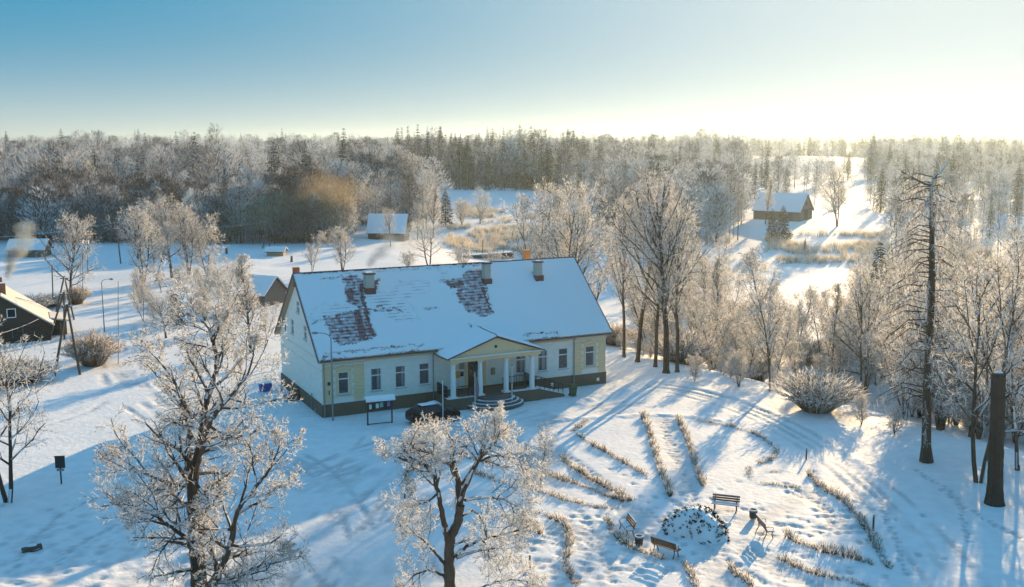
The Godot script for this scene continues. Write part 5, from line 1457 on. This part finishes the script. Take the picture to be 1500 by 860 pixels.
func larch() -> void:
	var o := thing("larch_tree", "tall bare larch with crooked top and drooping boughs at right", "tree", on(Vector3(28.71,0.00,-68.91)))
	var Wd := Buf.new(); var T := Buf.new()
	var h := 21.0
	tube(Wd, PackedVector3Array([Vector3(0.2, -0.4, 0), Vector3(0.1, 1.2, 0), Vector3(-0.1, 6, 0), Vector3(-0.2, 12, 0.1), Vector3(-0.45, 17, 0), Vector3(-0.65, h - 1.6, 0)]), PackedFloat32Array([0.55, 0.33, 0.28, 0.22, 0.15, 0.1]), 9, Color(0.075, 0.058, 0.046))
	var LS := spec({"maxl": 2, "fr": 0.5, "ns": 5, "sl": 0.2, "sw": 0.012, "wob": [0.1, 0.42, 0.4, 0.3], "up": [0.0, 0.06, -0.04, 0.0], "kids": [6, 6, 5, 4], "ratio": [0.4, 0.42, 0.4, 0.4], "t0": [0.2, 0.2, 0.1, 0.1]})
	limb(Wd, T, Vector3(-0.62, h - 1.8, 0), Vector3(-0.9, 0.38, 0.1).normalized(), 3.2, 0.1, 1, LS)
	limb(Wd, T, Vector3(-0.62, h - 1.7, 0), Vector3(0.5, 0.8, -0.1).normalized(), 2.3, 0.1, 1, LS)
	limb(Wd, T, Vector3(-0.55, h - 2.4, 0), Vector3(0.9, 0.1, 0.2).normalized(), 2.2, 0.07, 1, LS)
	limb(Wd, T, Vector3(-0.55, h - 3.0, 0), Vector3(-0.8, 0.1, -0.4).normalized(), 2.4, 0.07, 1, LS)
	for i in 120:
		var y := lerpf(4.2, h - 1.2, pow((i + rng.randf()) / 120.0, 0.9))
		var a := rr(0, TAU)
		var l := (4.2 - 2.2 * y / h) * rr(0.4, 1.15)
		var p0 := Vector3(-0.03 * y, y, 0)
		var up := rr(-0.1, 0.35)
		var p1 := p0 + Vector3(cos(a), up, sin(a)) * l * 0.5
		var p2 := p0 + Vector3(cos(a), up * 0.4 - 0.3, sin(a)) * l
		var p3 := p2 + Vector3(cos(a) * 0.3, -0.5, sin(a) * 0.3) * l * 0.4
		tube(Wd, PackedVector3Array([p0, p1, p2, p3]), PackedFloat32Array([0.05, 0.038, 0.022, 0.01]), 4, bark())
		for k in 26:
			var t := rr(0.2, 1.0) * 3.0
			var b := p0.lerp(p1, t) if t < 1 else (p1.lerp(p2, t - 1) if t < 2 else p2.lerp(p3, t - 2))
			var e := b + Vector3(rr(-0.35, 0.35), -rr(0.25, 1.1), rr(-0.35, 0.35))
			var w := Vector3(rr(-1, 1), 0, rr(-1, 1)).normalized() * rr(0.012, 0.02)
			T.tri(b - w, b + w, e, frost() if rng.randf() < 0.55 else bark() * 1.5)
			for m in 4:
				var c := b.lerp(e, rr(0.1, 0.9)); var dd := (rv() + Vector3(0, -0.3, 0)).normalized()
				var w2 := dd.cross(rv()).normalized() * 0.014
				T.tri(c - w2, c + w2, c + dd * rr(0.1, 0.25), frost() if rng.randf() < 0.6 else bark() * 1.5)
	bpart(o, "trunk", Wd, M.wood)
	bpart(o, "crown", T, M.twig)

func make_trees() -> void:
	hero_left()
	hero_middle()
	larch()
	# prototypes (kept out of the tree; copies are placed)
	var F := {"ns": 8, "sl": 0.36, "sw": 0.0135, "tw": 0.012, "fr": 0.66}
	var wide1 := make_tree("t", 12.0, 0.26, 1, spec(F.merged({"shape": "wide", "kids": [24, 9, 7, 5], "ratio": [0.5, 0.42, 0.45, 0.4], "up": [0.05, 0.09, 0.05, 0.0]})))
	var wide2 := make_tree("t", 12.0, 0.2, 3, spec(F.merged({"shape": "wide", "kids": [13, 8, 7, 5], "ratio": [0.42, 0.42, 0.45, 0.4], "up": [0.05, 0.12, 0.05, 0.0]})))
	var slim1 := make_tree("t", 12.0, 0.15, 1, spec(F.merged({"shape": "tall", "kids": [26, 8, 6, 5], "ratio": [0.3, 0.42, 0.45, 0.4], "ang": [0.75, 0.7, 0.7, 0.7], "up": [0.05, 0.14, 0.06, 0.0]})))
	var slim2 := make_tree("t", 12.0, 0.13, 2, spec(F.merged({"shape": "round", "kids": [16, 8, 6, 5], "ratio": [0.3, 0.42, 0.45, 0.4], "ang": [0.7, 0.7, 0.7, 0.7], "up": [0.05, 0.14, 0.06, 0.0], "fr": 0.8})))
	var tall1 := make_tree("t", 19.0, 0.34, 1, spec(F.merged({"shape": "round", "kids": [30, 10, 7, 5], "ratio": [0.36, 0.4, 0.42, 0.4], "t0": [0.3, 0.15, 0.1, 0.1], "ang": [0.85, 0.75, 0.75, 0.7], "up": [0.04, 0.13, 0.06, 0.0], "fr": 0.46, "ns": 7})))
	var tall2 := make_tree("t", 19.0, 0.28, 1, spec(F.merged({"shape": "wide", "kids": [26, 10, 7, 5], "ratio": [0.3, 0.4, 0.42, 0.4], "t0": [0.36, 0.15, 0.1, 0.1], "ang": [0.7, 0.75, 0.75, 0.7], "up": [0.04, 0.16, 0.06, 0.0], "fr": 0.46, "ns": 7})))
	var bare1 := make_tree("t", 12.0, 0.24, 2, spec(F.merged({"shape": "wide", "kids": [14, 8, 6, 5], "ratio": [0.42, 0.42, 0.45, 0.4], "fr": 0.18, "ns": 4, "sw": 0.014})))
	var low1 := make_tree("t", 9.0, 0.12, 4, spec(F.merged({"shape": "round", "kids": [10, 8, 6, 5], "ratio": [0.36, 0.45, 0.45, 0.4], "t0": [0.12, 0.15, 0.1, 0.1], "ang": [0.8, 0.75, 0.7, 0.7], "up": [0.02, 0.1, 0.05, 0.0], "fr": 0.78, "ns": 10, "sl": 0.38, "sw": 0.016})))
	var low2 := make_tree("t", 9.0, 0.14, 2, spec(F.merged({"shape": "wide", "kids": [16, 8, 6, 5], "ratio": [0.4, 0.45, 0.45, 0.4], "t0": [0.15, 0.15, 0.1, 0.1], "up": [0.02, 0.1, 0.05, 0.0], "fr": 0.78, "ns": 10, "sl": 0.38, "sw": 0.016})))
	var bush1 := make_bush(2.4, 1.9, 620, 0.5, true)
	var bush2 := make_bush(2.2, 1.7, 420, 0.75, false)
	var spr := make_spruce(10.0, 2.3, 38, 8, 0.10, 9)
	var spr2 := make_spruce(10.0, 1.9, 36, 8, 0.25, 9)
	# left side
	put(bare1, 12.0, "bare_tree", "dark leafless tree with thin frost at the left edge, nearest the sign", Vector3(-31.23,0.00,-60.88),11.05, 1.0)
	put(wide1, 12.0, "lone_tree", "lone tree with upright bushy crown behind the log house", Vector3(-60.52,0.00,-138.55),12.14, 0.95)
	var lf := ["leftmost tree of the frosted clump beyond the lane", "tallest tree of the frosted clump beyond the lane", "middle tree of the frosted clump beyond the lane", "right-hand tree of the frosted clump beyond the lane", "smallest and rightmost tree of the frosted clump beyond the lane"]
	var lp := [Vector3(-56.71,0.00,-155.98), Vector3(-56.94,0.00,-162.14), Vector3(-55.42,0.00,-165.48), Vector3(-53.38,0.00,-167.86), Vector3(-50.75,0.00,-168.89)]
	var lh := [13.6, 14.8, 14.0, 13.2, 10.5]
	for i in 5: put([wide2, slim2, wide1, wide2, low2][i], [12.0, 12.0, 12.0, 12.0, 9.0][i], "clump_tree", lf[i], lp[i], lh[i] * 0.93, 1.0, "frosted clump beyond the lane")
	put(slim1, 12.0, "frosted_tree", "slender frosted tree left of the manor's gable end", Vector3(-27.67,0.00,-106.54),11.88, 1.25)
	put(wide1, 12.0, "frosted_tree", "small crooked frosted tree behind the big left foreground tree", Vector3(-39.22,0.00,-114.03),4.99, 1.3)
	put(low1, 9.0, "frosted_bush", "pale frosted bush under the clump beyond the lane", Vector3(-38.24,0.00,-125.58),4.71, 1.2)
	put(low2, 9.0, "frosted_bush", "frosted bush between the lane and the slender tree", Vector3(-39.12,0.00,-136.30),6.00, 1.2)
	put(low1, 9.0, "frosted_bush", "frosted bush at the clump's left foot by the lane", Vector3(-51.18,0.00,-139.12),5.19, 1.0)
	put(spr2, 10.0, "juniper_bush", "dark evergreen bush in the middle of the frosted clump", Vector3(-41.23,0.00,-123.79),4.20, 2.1)
	put(bush1, 2.4, "round_bush", "large round tan bush beside the near A-shaped pole", Vector3(-41.81,0.00,-100.15),3.92, 0.95)
	put(bush1, 2.4, "brown_bush", "small rusty-brown bush right of the lone tree's trunk", Vector3(-59.58,0.00,-138.55),3.01, 0.8)
	put(bush2, 2.2, "dark_bush", "dark bush behind the leafless tree at the left edge", Vector3(-44.85,0.00,-92.78),2.69, 1.3)
	put(bush2, 2.2, "dark_bush", "dark bush cut off by the left edge below the log house", Vector3(-46.54,0.00,-91.45),3.16, 1.2)
	put(bush2, 2.2, "grey_bush", "low grey scrub behind the log house's chimneys", Vector3(-62.98,0.00,-133.54),2.43, 1.6)
	put(bush2, 2.2, "grey_bush", "low grey scrub between the log house and the lone tree", Vector3(-62.23,0.00,-136.30),2.02, 1.6)
	var yard := [Vector2(-54.62,147.32),Vector2(-49.96,139.12),Vector2(-51.56,148.83),Vector2(-45.66,135.19),Vector2(-46.27,142.29),Vector2(-47.12,150.05),Vector2(-43.54,143.46),Vector2(-43.68,150.05),Vector2(-39.84,142.29),Vector2(-39.92,148.83),Vector2(-36.85,129.77),Vector2(-35.27,118.81),Vector2(-33.20,121.03),Vector2(-30.76,125.58),Vector2(-27.31,112.40),Vector2(-26.72,98.52),Vector2(-30.00,105.02),Vector2(-40.60,133.54),Vector2(-39.94,125.58),Vector2(-44.53,125.58),Vector2(-45.89,125.58),Vector2(-52.50,159.84),Vector2(-50.18,162.14),Vector2(-45.18,163.80)]
	for i in yard.size():
		var q: Vector2 = yard[i]
		put([low1, low2, slim2][i % 3], [9.0, 9.0, 12.0][i % 3], "yard_shrub", "%s frosted shrub in the yard between the lane and the manor's gable" % ["many-stemmed", "two-stemmed", "slender"][i % 3], Vector3(q.x, 0, -q.y), rr(2.2, 4.6) if i % 3 < 2 else rr(4.0, 6.5), 1.25, "frosted shrubs in the yard")
	# garden and middle
	put(low2, 9.0, "frosted_tree", "small frosted tree just right of the gnarled foreground tree", Vector3(1.86,0.00,-63.90),3.90, 1.0)
	put(low1, 9.0, "frosted_bush", "small frosted sapling behind the gnarled tree's crown", Vector3(0.90,0.00,-64.84),2.75, 0.9)
	# behind the house
	put(slim2, 12.0, "frosted_tree", "left frosted tree beyond the roof's left half", Vector3(-33.49,0.00,-170.62),8.02, 1.1)
	put(wide2, 12.0, "frosted_tree", "broad frosted tree beyond the smoking chimney's left", Vector3(-28.73,0.00,-172.36),8.10, 1.1)
	put(wide1, 12.0, "frosted_tree", "bright frosted tree left of the small house", Vector3(-36.79,0.00,-224.46),9.85, 1.25)
	put(bare1, 12.0, "bare_tree", "dark bare tree beyond the middle of the roof ridge", Vector3(-14.71,-0.17,-179.50),8.65, 1.2)
	put(wide1, 12.0, "bare_tree", "thin frosted tree in front of the small snowy roof", Vector3(-25.74,-0.03,-215.97),8.05, 0.8)
	put(slim2, 12.0, "birch_tree", "pale frosted birch right of the small house", Vector3(-22.27,-1.00,-241.29),13.45, 1.0)
	put(slim1, 12.0, "birch_tree", "second pale birch right of the small house", Vector3(-19.48,-1.32,-251.23),14.36, 1.1)
	put(low1, 9.0, "frosted_bush", "frosted willow scrub left of the bridge", Vector3(-9.52,-2.07,-196.82),4.49, 1.8)
	put(low2, 9.0, "frosted_bush", "frosted scrub right of the bridge", Vector3(-4.06,-4.44,-216.19),3.77, 1.6)
	put(low1, 9.0, "frosted_bush", "frosted scrub beyond the ridge left of the dark bare tree", Vector3(-18.18,0.00,-178.07),3.10, 1.8)
	put(spr2, 10.0, "pine_tree", "dark pine standing alone at the meadow's edge", Vector3(-17.75,-0.14,-274.25),11.26, 1.5)
	put(low2, 9.0, "frosted_bush", "rounded frosted tree right of the lone pine", Vector3(-8.71,0.01,-277.61),8.78, 1.0)
	put(low1, 9.0, "frosted_bush", "frosted shrub just right of the lone pine", Vector3(-13.57,-0.15,-274.80),7.62, 1.1)
	var rt := ["first frosted tree beyond the right half of the roof", "second frosted tree beyond the right half of the roof", "third frosted tree beyond the right half of the roof", "fourth frosted tree beyond the roof's right end"]
	put(slim2, 12.0, "bank_tree", rt[0], Vector3(2.86,-1.73,-142.00),18.14, 1.05, "trees beyond the roof")
	put(wide2, 12.0, "bank_tree", rt[1], Vector3(5.04,-2.83,-150.00),19.12, 0.85, "trees beyond the roof")
	put(wide2, 12.0, "bank_tree", rt[2], Vector3(7.60,-2.71,-138.00),19.84, 0.85, "trees beyond the roof")
	put(slim2, 12.0, "bank_tree", rt[3], Vector3(10.99,-4.11,-146.00),21.33, 1.1, "trees beyond the roof")
	var tb := ["leftmost tall tree at the right end of the house", "second tall tree right of the house", "third tall tree right of the house", "thickest tall tree right of the house, at the bank's edge", "leaning tall tree at the right of the group by the house"]
	put(tall2, 19.0, "tall_tree", tb[0], Vector3(11.57,-0.00,-103.73),17.68, 0.75, "tall trees at the house's right end")
	put(tall1, 19.0, "tall_tree", tb[1], Vector3(12.70,-0.00,-101.40),18.84, 0.75, "tall trees at the house's right end")
	put(tall2, 19.0, "tall_tree", tb[2], Vector3(14.18,-0.00,-99.13),18.52, 0.8, "tall trees at the house's right end")
	put(tall1, 19.0, "tall_tree", tb[3], Vector3(14.90,0.00,-96.70),19.88, 1.0, "tall trees at the house's right end")
	put(tall2, 19.0, "tall_tree", tb[4], Vector3(16.02,-0.01,-97.10),17.13, 0.9, "tall trees at the house's right end")
	# valley and right bank
	put(slim1, 12.0, "valley_tree", "slender tree in the hollow right of the tall group", Vector3(23.95,-4.41,-118.00),15.19, 0.8)
	put(slim2, 12.0, "valley_tree", "bare forked tree rising from the bank below the barn", Vector3(23.19,-0.15,-89.74),14.49, 0.9)
	put(slim1, 12.0, "valley_tree", "thin bare sapling in the sunny hollow", Vector3(35.11,-5.38,-110.00),14.48, 0.7)
	put(bare1, 12.0, "valley_tree", "twisted bare tree left of the larch", Vector3(37.08,-5.31,-105.76),15.41, 0.7)
	put(low1, 9.0, "valley_tree", "frosted tree in the hollow beyond the round willow bush", Vector3(33.87,-5.50,-120.00),9.76, 0.8)
	put(low2, 9.0, "valley_tree", "frosted tree left of the forked bank tree", Vector3(28.28,-5.44,-122.00),9.82, 0.8)
	put(slim1, 12.0, "valley_tree", "thin pale tree in the sunlit valley", Vector3(26.71,-5.50,-150.00),13.41, 0.8)
	put(slim2, 12.0, "valley_tree", "pale upright tree beyond the tall group", Vector3(32.15,-5.50,-165.00),14.20, 0.9)
	put(bush2, 2.2, "willow_bush", "big round frosted willow bush at the bank's edge", Vector3(25.21,-0.00,-82.44),3.83, 1.25)
	put(low1, 9.0, "bank_bush", "frosted bush on the bank at the tall trees' feet", Vector3(17.08,0.00,-93.36),2.77, 1.2)
	put(low1, 9.0, "bank_bush", "frosted bush on the bank left of the forked tree", Vector3(20.66,-0.03,-91.07),3.72, 1.1)
	put(low1, 9.0, "bank_bush", "frosted bush on the bank between willow and larch", Vector3(27.59,-0.00,-78.43),2.58, 1.1)
	put(bush1, 2.4, "corner_bush", "brownish frosted bush just off the house's right corner", Vector3(11.51,-0.59,-113.01),2.80, 1.2)
	put(low1, 9.0, "bank_bush", "low frosted scrub at the larch's foot", Vector3(29.17,-0.00,-75.70),2.46, 1.2)
	put(wide2, 12.0, "field_tree", "round-crowned frosted tree right of the barn", Vector3(87.12,-0.50,-274.20),15.60, 1.0)
	put(slim1, 12.0, "field_tree", "tall bare tree at the barn's left end", Vector3(69.27,-0.22,-279.84),14.44, 0.9)
	put(spr, 10.0, "spruce_tree", "dark columnar evergreen in front of the barn, taller one", Vector3(67.18,-2.16,-253.65),9.07, 1.5)
	put(spr, 10.0, "spruce_tree", "dark columnar evergreen in front of the barn, left one", Vector3(64.47,-2.16,-253.65),8.39, 1.2)
	put(spr2, 10.0, "spruce_tree", "small dark spruce in the reeds below the barn", Vector3(68.54,-3.61,-238.47),3.48, 1.0)
	put(spr, 10.0, "spruce_tree", "dark spruce partly hidden behind the larch", Vector3(50.61,-5.50,-140.00),14.83, 1.0)
	put(bare1, 12.0, "bare_tree", "forked bare tree with dark trunk right of the larch", Vector3(30.55,0.00,-64.43),16.22, 0.75)
	put(slim1, 12.0, "bare_tree", "leaning bare tree behind the tall stump at the right edge", Vector3(34.26,0.00,-66.92),13.97, 0.9)
	put(bare1, 12.0, "bare_tree", "dark-trunked tree cut off by the right edge", Vector3(35.72,-0.02,-67.05),15.33, 0.8)
	put(bare1, 12.0, "bare_tree", "bare tree beyond the tall stump", Vector3(46.35,-5.43,-93.52),15.54, 0.8)
	# the broken stump
	var sn := thing("tree_stump", "tall thick broken-off trunk with a snow cap at the right edge", "stump", on(Vector3(29.74,0.00,-60.49)))
	var sb := Buf.new()
	var sp := PackedVector3Array(); var sr := PackedFloat32Array()
	for i in 34:
		var f := i * 11.0 / 33.0
		sp.push_back(Vector3(-0.03 * f, -0.3 + f * 0.78, 0) + rv() * 0.012); sr.push_back(0.45 + 0.3 * exp(-f * 1.3) - 0.004 * f + rr(-0.012, 0.012))
	tube(sb, sp, sr, 14, Color(0.048, 0.038, 0.031), true)
	bpart(sn, "trunk", sb, M.wood)
	bpart(sn, "snow_cap", heap(0.42, 0.12, 0.42), M.roofsnow).position = sp[33]
	# thicket on the right bank
	var protos := [low1, low2, slim2, low1, wide2]
	for i in 190:
		var px := rr(0.0, 1.0); var d := rr(80.0, 190.0)
		var t := lerpf(0.34, 0.62, px)
		if d < 92.0: t = maxf(t, 0.43)
		var q := Vector3(t * d, 0, -d)
		var k := i % 5
		var hg: float = [9.0, 9.0, 12.0, 9.0, 12.0][k]
		put(protos[k], hg, "thicket_tree", ["many-stemmed", "two-stemmed", "upright two-stemmed", "many-stemmed", "broad three-stemmed"][k] + " frosted alder in the golden thicket " + ("close behind the larch" if d < 110.0 else ("in the middle of the right bank" if d < 150.0 else "far down the right bank")), q, hg * rr(0.75, 1.1), 1.15, "frosted thicket on the right bank")
	for i in 170:
		var d := rr(102.0, 190.0); var t := rr(0.13, 0.37)
		var q := Vector3(t * d, 0, -d)
		if t > 0.22 and d > 150.0: continue
		var big := i % 4 == 0
		put([slim2, bush2, low2, low1][i % 4], [12.0, 2.2, 9.0, 9.0][i % 4], "hollow_bush", ("upright frosted tree" if big else ["", "dense frosted bush", "two-stemmed frosted shrub", "many-stemmed frosted shrub"][i % 4]) + " in the hollow below the barn field", q, rr(6.0, 10.5) if big else rr(1.6, 4.2), 1.2, "frosted shrubs in the hollow")
	for i in 26:
		var d := rr(88.0, 112.0); var e := 10.4 - 0.638 * (d - 105.0)
		put([low2, low1][i % 2], 9.0, "bank_scrub", "low frosted scrub along the edge of the bank", Vector3(e + rr(3.0, 12.0), 0, -d), rr(0.8, 2.0), 1.5, "scrub along the bank")

func make_forest() -> void:
	var w := Color(0.82, 0.81, 0.80); var pk := Color(0.52, 0.50, 0.51); var gy := Color(0.42, 0.42, 0.44)
	var dec := [far_tree(15, 4.0, 2100, 0.2, 0.8, w), far_tree(16, 2.4, 1300, 0.3, 0.75, w), far_tree(15, 4.3, 2100, 0.22, 0.6, pk), far_tree(14, 2.6, 1200, 0.35, 0.55, gy), far_tree(16, 3.6, 1700, 0.25, 0.5, pk), far_tree(13, 4.0, 1900, 0.16, 0.85, w), far_tree(12, 2.8, 1500, 0.12, 0.38, gy), far_tree(12, 2.4, 1400, 0.1, 0.25, gy)]
	var dh := [15.0, 16.0, 15.0, 14.0, 16.0, 13.0, 12.0, 12.0]
	var con := [make_spruce(20, 3.0, 44, 6, 0.05, 7), make_spruce(20, 2.5, 40, 6, 0.14, 7), make_spruce(18, 3.2, 40, 6, 0.08, 7)]
	var ch := [20.0, 20.0, 18.0]
	var pts := []
	# [t0, t1, d0, d1, count, share of spruce, height]
	for b in [[-0.78, -0.16, 222, 262, 900, 0.03, 11.5], [-0.78, -0.12, 262, 430, 800, 0.2, 15.5], [-0.78, -0.1, 430, 800, 560, 0.3, 14.5],
		[-0.155, -0.08, 252, 340, 130, 0.02, 14.0], [-0.115, 0.06, 372, 470, 240, 0.72, 16.0], [-0.1, 0.14, 470, 800, 240, 0.5, 15.5],
		[0.085, 0.225, 245, 330, 230, 0.15, 14.0], [0.05, 0.225, 330, 720, 520, 0.35, 14.5], [0.225, 0.8, 312, 500, 800, 0.16, 11.5], [0.345, 0.8, 470, 760, 560, 0.25, 14.0], [0.37, 0.8, 200, 312, 260, 0.15, 10.5], [0.18, 0.8, 720, 1200, 800, 0.3, 17.0],
		[-0.8, 0.8, 800, 2700, 3000, 0.35, 17.0]]:
		for i in b[4]:
			var d := rr(b[2], b[3]) if b[3] < 1000 else 800.0 + 1900.0 * pow(rng.randf(), 1.3)
			var t := rr(b[0], b[1])
			var x := t * d
			if t > 0.225 and t < 0.345 and d > 500.0 and d < 700.0: continue
			if t > 0.225 and t < 0.35 and d < 325.0: continue
			if t > 0.30 and t < 0.37 and d < 400.0 and rng.randf() < 0.7: continue
			if t > 0.222 and t < 0.345 and d < 520.0 and rng.randf() < 0.55: continue
			var cl := nz.get_noise_2d(x * 1.6, d * 1.6)
			if cl < -0.3 and d > 262.0 and rng.randf() < 0.6: continue
			var sp := rng.randf() < clampf(b[5] + cl * 0.35, 0.0, 1.0)
			pts.append([d, x, sp, b[6] * rr(0.66, 1.15) * (1.0 + 0.5 * nz.get_noise_2d(x * 2.2 + 700.0, d * 2.2)) * (1.12 if sp else 1.0)])
	pts.sort_custom(func(a, b): return a[0] < b[0])
	var left := {false: 300, true: 300}
	var rest := {}
	for q in pts:
		var d: float = q[0]; var x: float = q[1]; var sp: bool = q[2]; var hg: float = q[3]
		var k := rng.randi() % (3 if sp else 6)
		if not sp and rng.randf() < 0.75: k = [0, 1, 5][rng.randi() % 3] if nz.get_noise_2d(x * 3.0 + 300.0, d * 3.0) > -0.05 else 2 + rng.randi() % 3
		if not sp and d < 262.0 and x / d < -0.1 and rng.randf() < 0.55: k = 6 + rng.randi() % 2
		var sc: float = hg / (ch[k] if sp else dh[k])
		var wd := sc * rr(0.85, 1.45)
		var turn := rr(0, TAU)
		var pos := Vector3(x, hh(x, d) - 0.1, -d)
		if left[sp] > 0 and absf(x / d) < 0.52:
			left[sp] -= 1
			var where := "at left beyond the lane" if x / d < -0.16 else ("behind the meadow" if x / d < 0.08 else "on the hazy right")
			var row := "in the front rows of the wood " if d < 300.0 else ("in the wood " if d < 420.0 else "deep in the wood ")
			var kind: String = ["broad dark spruce ", "slim dark spruce ", "stout dark spruce "][k] if sp else ["broad white-frosted tree ", "slim white-frosted tree ", "broad lilac-grey tree ", "slim grey tree ", "tall grey-brown tree ", "low white-frosted tree ", "low dark grey tree ", "low dark brown tree "][k]
			var lab := kind + row + where
			copy(con[k] if sp else dec[k], "forest_spruce" if sp else "forest_tree", lab, "tree", pos, turn, Vector3(wd, sc, wd), kind.strip_edges() + "s " + row + where)
		else:
			var key := (10 if sp else 0) + k
			if not rest.has(key): rest[key] = []
			rest[key].append(Transform3D(Basis(Vector3.UP, turn).scaled(Vector3(wd, sc, wd)), pos))
	for key in rest:
		var src: Node3D = con[key - 10] if key >= 10 else dec[key]
		for nm in ["trunk", "crown"]:
			var mm := MultiMesh.new()
			mm.transform_format = MultiMesh.TRANSFORM_3D
			var mi: MeshInstance3D = src.get_node(nm)
			mm.mesh = mi.mesh
			mm.instance_count = rest[key].size()
			for i in rest[key].size(): mm.set_instance_transform(i, rest[key][i])
			var o := MultiMeshInstance3D.new()
			o.multimesh = mm
			o.material_override = mi.material_override
			o.name = numbered("distant_wood")
			add_child(o)
			stuff(o, "hazy distant wood reaching to the horizon", "wood")

func make_reeds() -> void:
	var b := Buf.new()
	for i in 46:
		var p := Vector3(rr(-0.5, 0.5), -0.1, rr(-0.5, 0.5)); var e := p + Vector3(rr(-0.25, 0.25), rr(0.7, 1.5), rr(-0.25, 0.25))
		var w := Vector3(rr(-1, 1), 0, rr(-1, 1)).normalized() * rr(0.014, 0.03)
		var g := rr(0.7, 1.2)
		b.tri(p - w, p + w, e, Color(0.46 * g, 0.38 * g, 0.27 * g) if rng.randf() < 0.65 else frost())
	var ms := mesh(b)
	var tr := []
	for q in [[-0.01, 0.075, 232, 262, 900], [-0.03, 0.09, 280, 300, 350], [0.25, 0.37, 225, 262, 900], [0.12, 0.25, 200, 240, 250], [-0.065, 0.03, 236, 272, 800], [-0.05, 0.0, 290, 318, 300]]:
		for i in q[4]:
			var d := rr(q[2], q[3]); var x := rr(q[0], q[1]) * d
			if nz.get_noise_2d(x * 6.0, d * 6.0) < -0.1: continue
			tr.append(Transform3D(Basis(Vector3.UP, rr(0, TAU)).scaled(Vector3.ONE * rr(0.8, 1.5)), Vector3(x, hh(x, d), -d)))
	var mm := MultiMesh.new()
	mm.transform_format = MultiMesh.TRANSFORM_3D
	mm.mesh = ms
	mm.instance_count = tr.size()
	for i in tr.size(): mm.set_instance_transform(i, tr[i])
	var o := MultiMeshInstance3D.new()
	o.multimesh = mm
	o.material_override = M.twig
	o.name = "dry_reeds"
	add_child(o)
	stuff(o, "frosted tan reeds and dry grass in the meadows", "reeds")

func puffs(called: String, label: String, list: Array, col: Color) -> void:
	var o := thing(called, label, "smoke", list[0][0])
	for q in list:
		var f := FogVolume.new()
		f.shape = RenderingServer.FOG_VOLUME_SHAPE_ELLIPSOID
		f.size = Vector3(q[1], q[2], q[1]) * 2.0
		var m := FogMaterial.new()
		m.density = q[3]
		m.albedo = col
		f.material = m
		f.name = "puff"
		o.add_child(f, true)
		f.position = q[0] - list[0][0]

func make_smoke() -> void:
	var c := hb(5.75, 4.75); c.y = 11.3
	var l := []
	for i in 46:      # a thin column at the pot, spreading and thinning as it drifts
		var t := i / 45.0
		var j := rv() * (0.1 + 0.9 * t)
		l.append([c + Vector3(0.1 + 4.2 * t * t, 0.1 + 3.4 * t - 1.0 * t * t, -5.0 * t * t) + j, 0.16 + 0.75 * t + rr(0, 0.12), 0.2 + 0.55 * t + rr(0, 0.15), lerpf(0.3, 0.04, sqrt(t))])
	puffs("chimney_smoke", "pale sunlit smoke rising from the manor's left chimney", l, Color(0.93, 0.98, 1.0))
	var h: Vector3 = Vector3(-59.21,6.43,-119.00)
	l = []
	for i in 40:
		var t := i / 39.0
		l.append([h + Vector3(0.1 + 2.4 * t * t, 5.2 * t, -1.0 * t) + rv() * (0.15 + 0.9 * t), 0.25 + 0.7 * t + rr(0, 0.2), 0.3 + 0.5 * t + rr(0, 0.2), lerpf(0.6, 0.10, sqrt(t))])
	puffs("chimney_smoke", "pale smoke curling up from the log house's chimney", l, Color(0.93, 0.98, 1.0))
	var g: Vector3 = Vector3(-41.66,8.51,-222.00)
	l = [[g, 4.0, 3.0, 0.006]]
	for i in 44:
		var q := Vector3(rng.randfn(-5.0, 8.0), rng.randfn(0.0, 2.6), rng.randfn(0.0, 3.0))
		q.y += q.x * 0.22
		l.append([g + q, rr(3.0, 6.5), rr(1.8, 3.6), rr(0.004, 0.010)])
	puffs("drifting_smoke", "golden-brown smoke haze drifting before the wood left of the small house", l, Color(0.97, 0.86, 0.66))

func _ready() -> void:
	rng.seed = 20240117
	nz.seed = 11
	nz.frequency = 0.01
	nz.fractal_octaves = 3
	light_and_camera()
	materials()
	make_ground()
	make_house()
	make_buildings()
	make_forecourt()
	make_garden()
	make_poles()
	make_trees()
	make_forest()
	make_reeds()
	make_smoke()
	print("tris ready ", Time.get_ticks_msec())
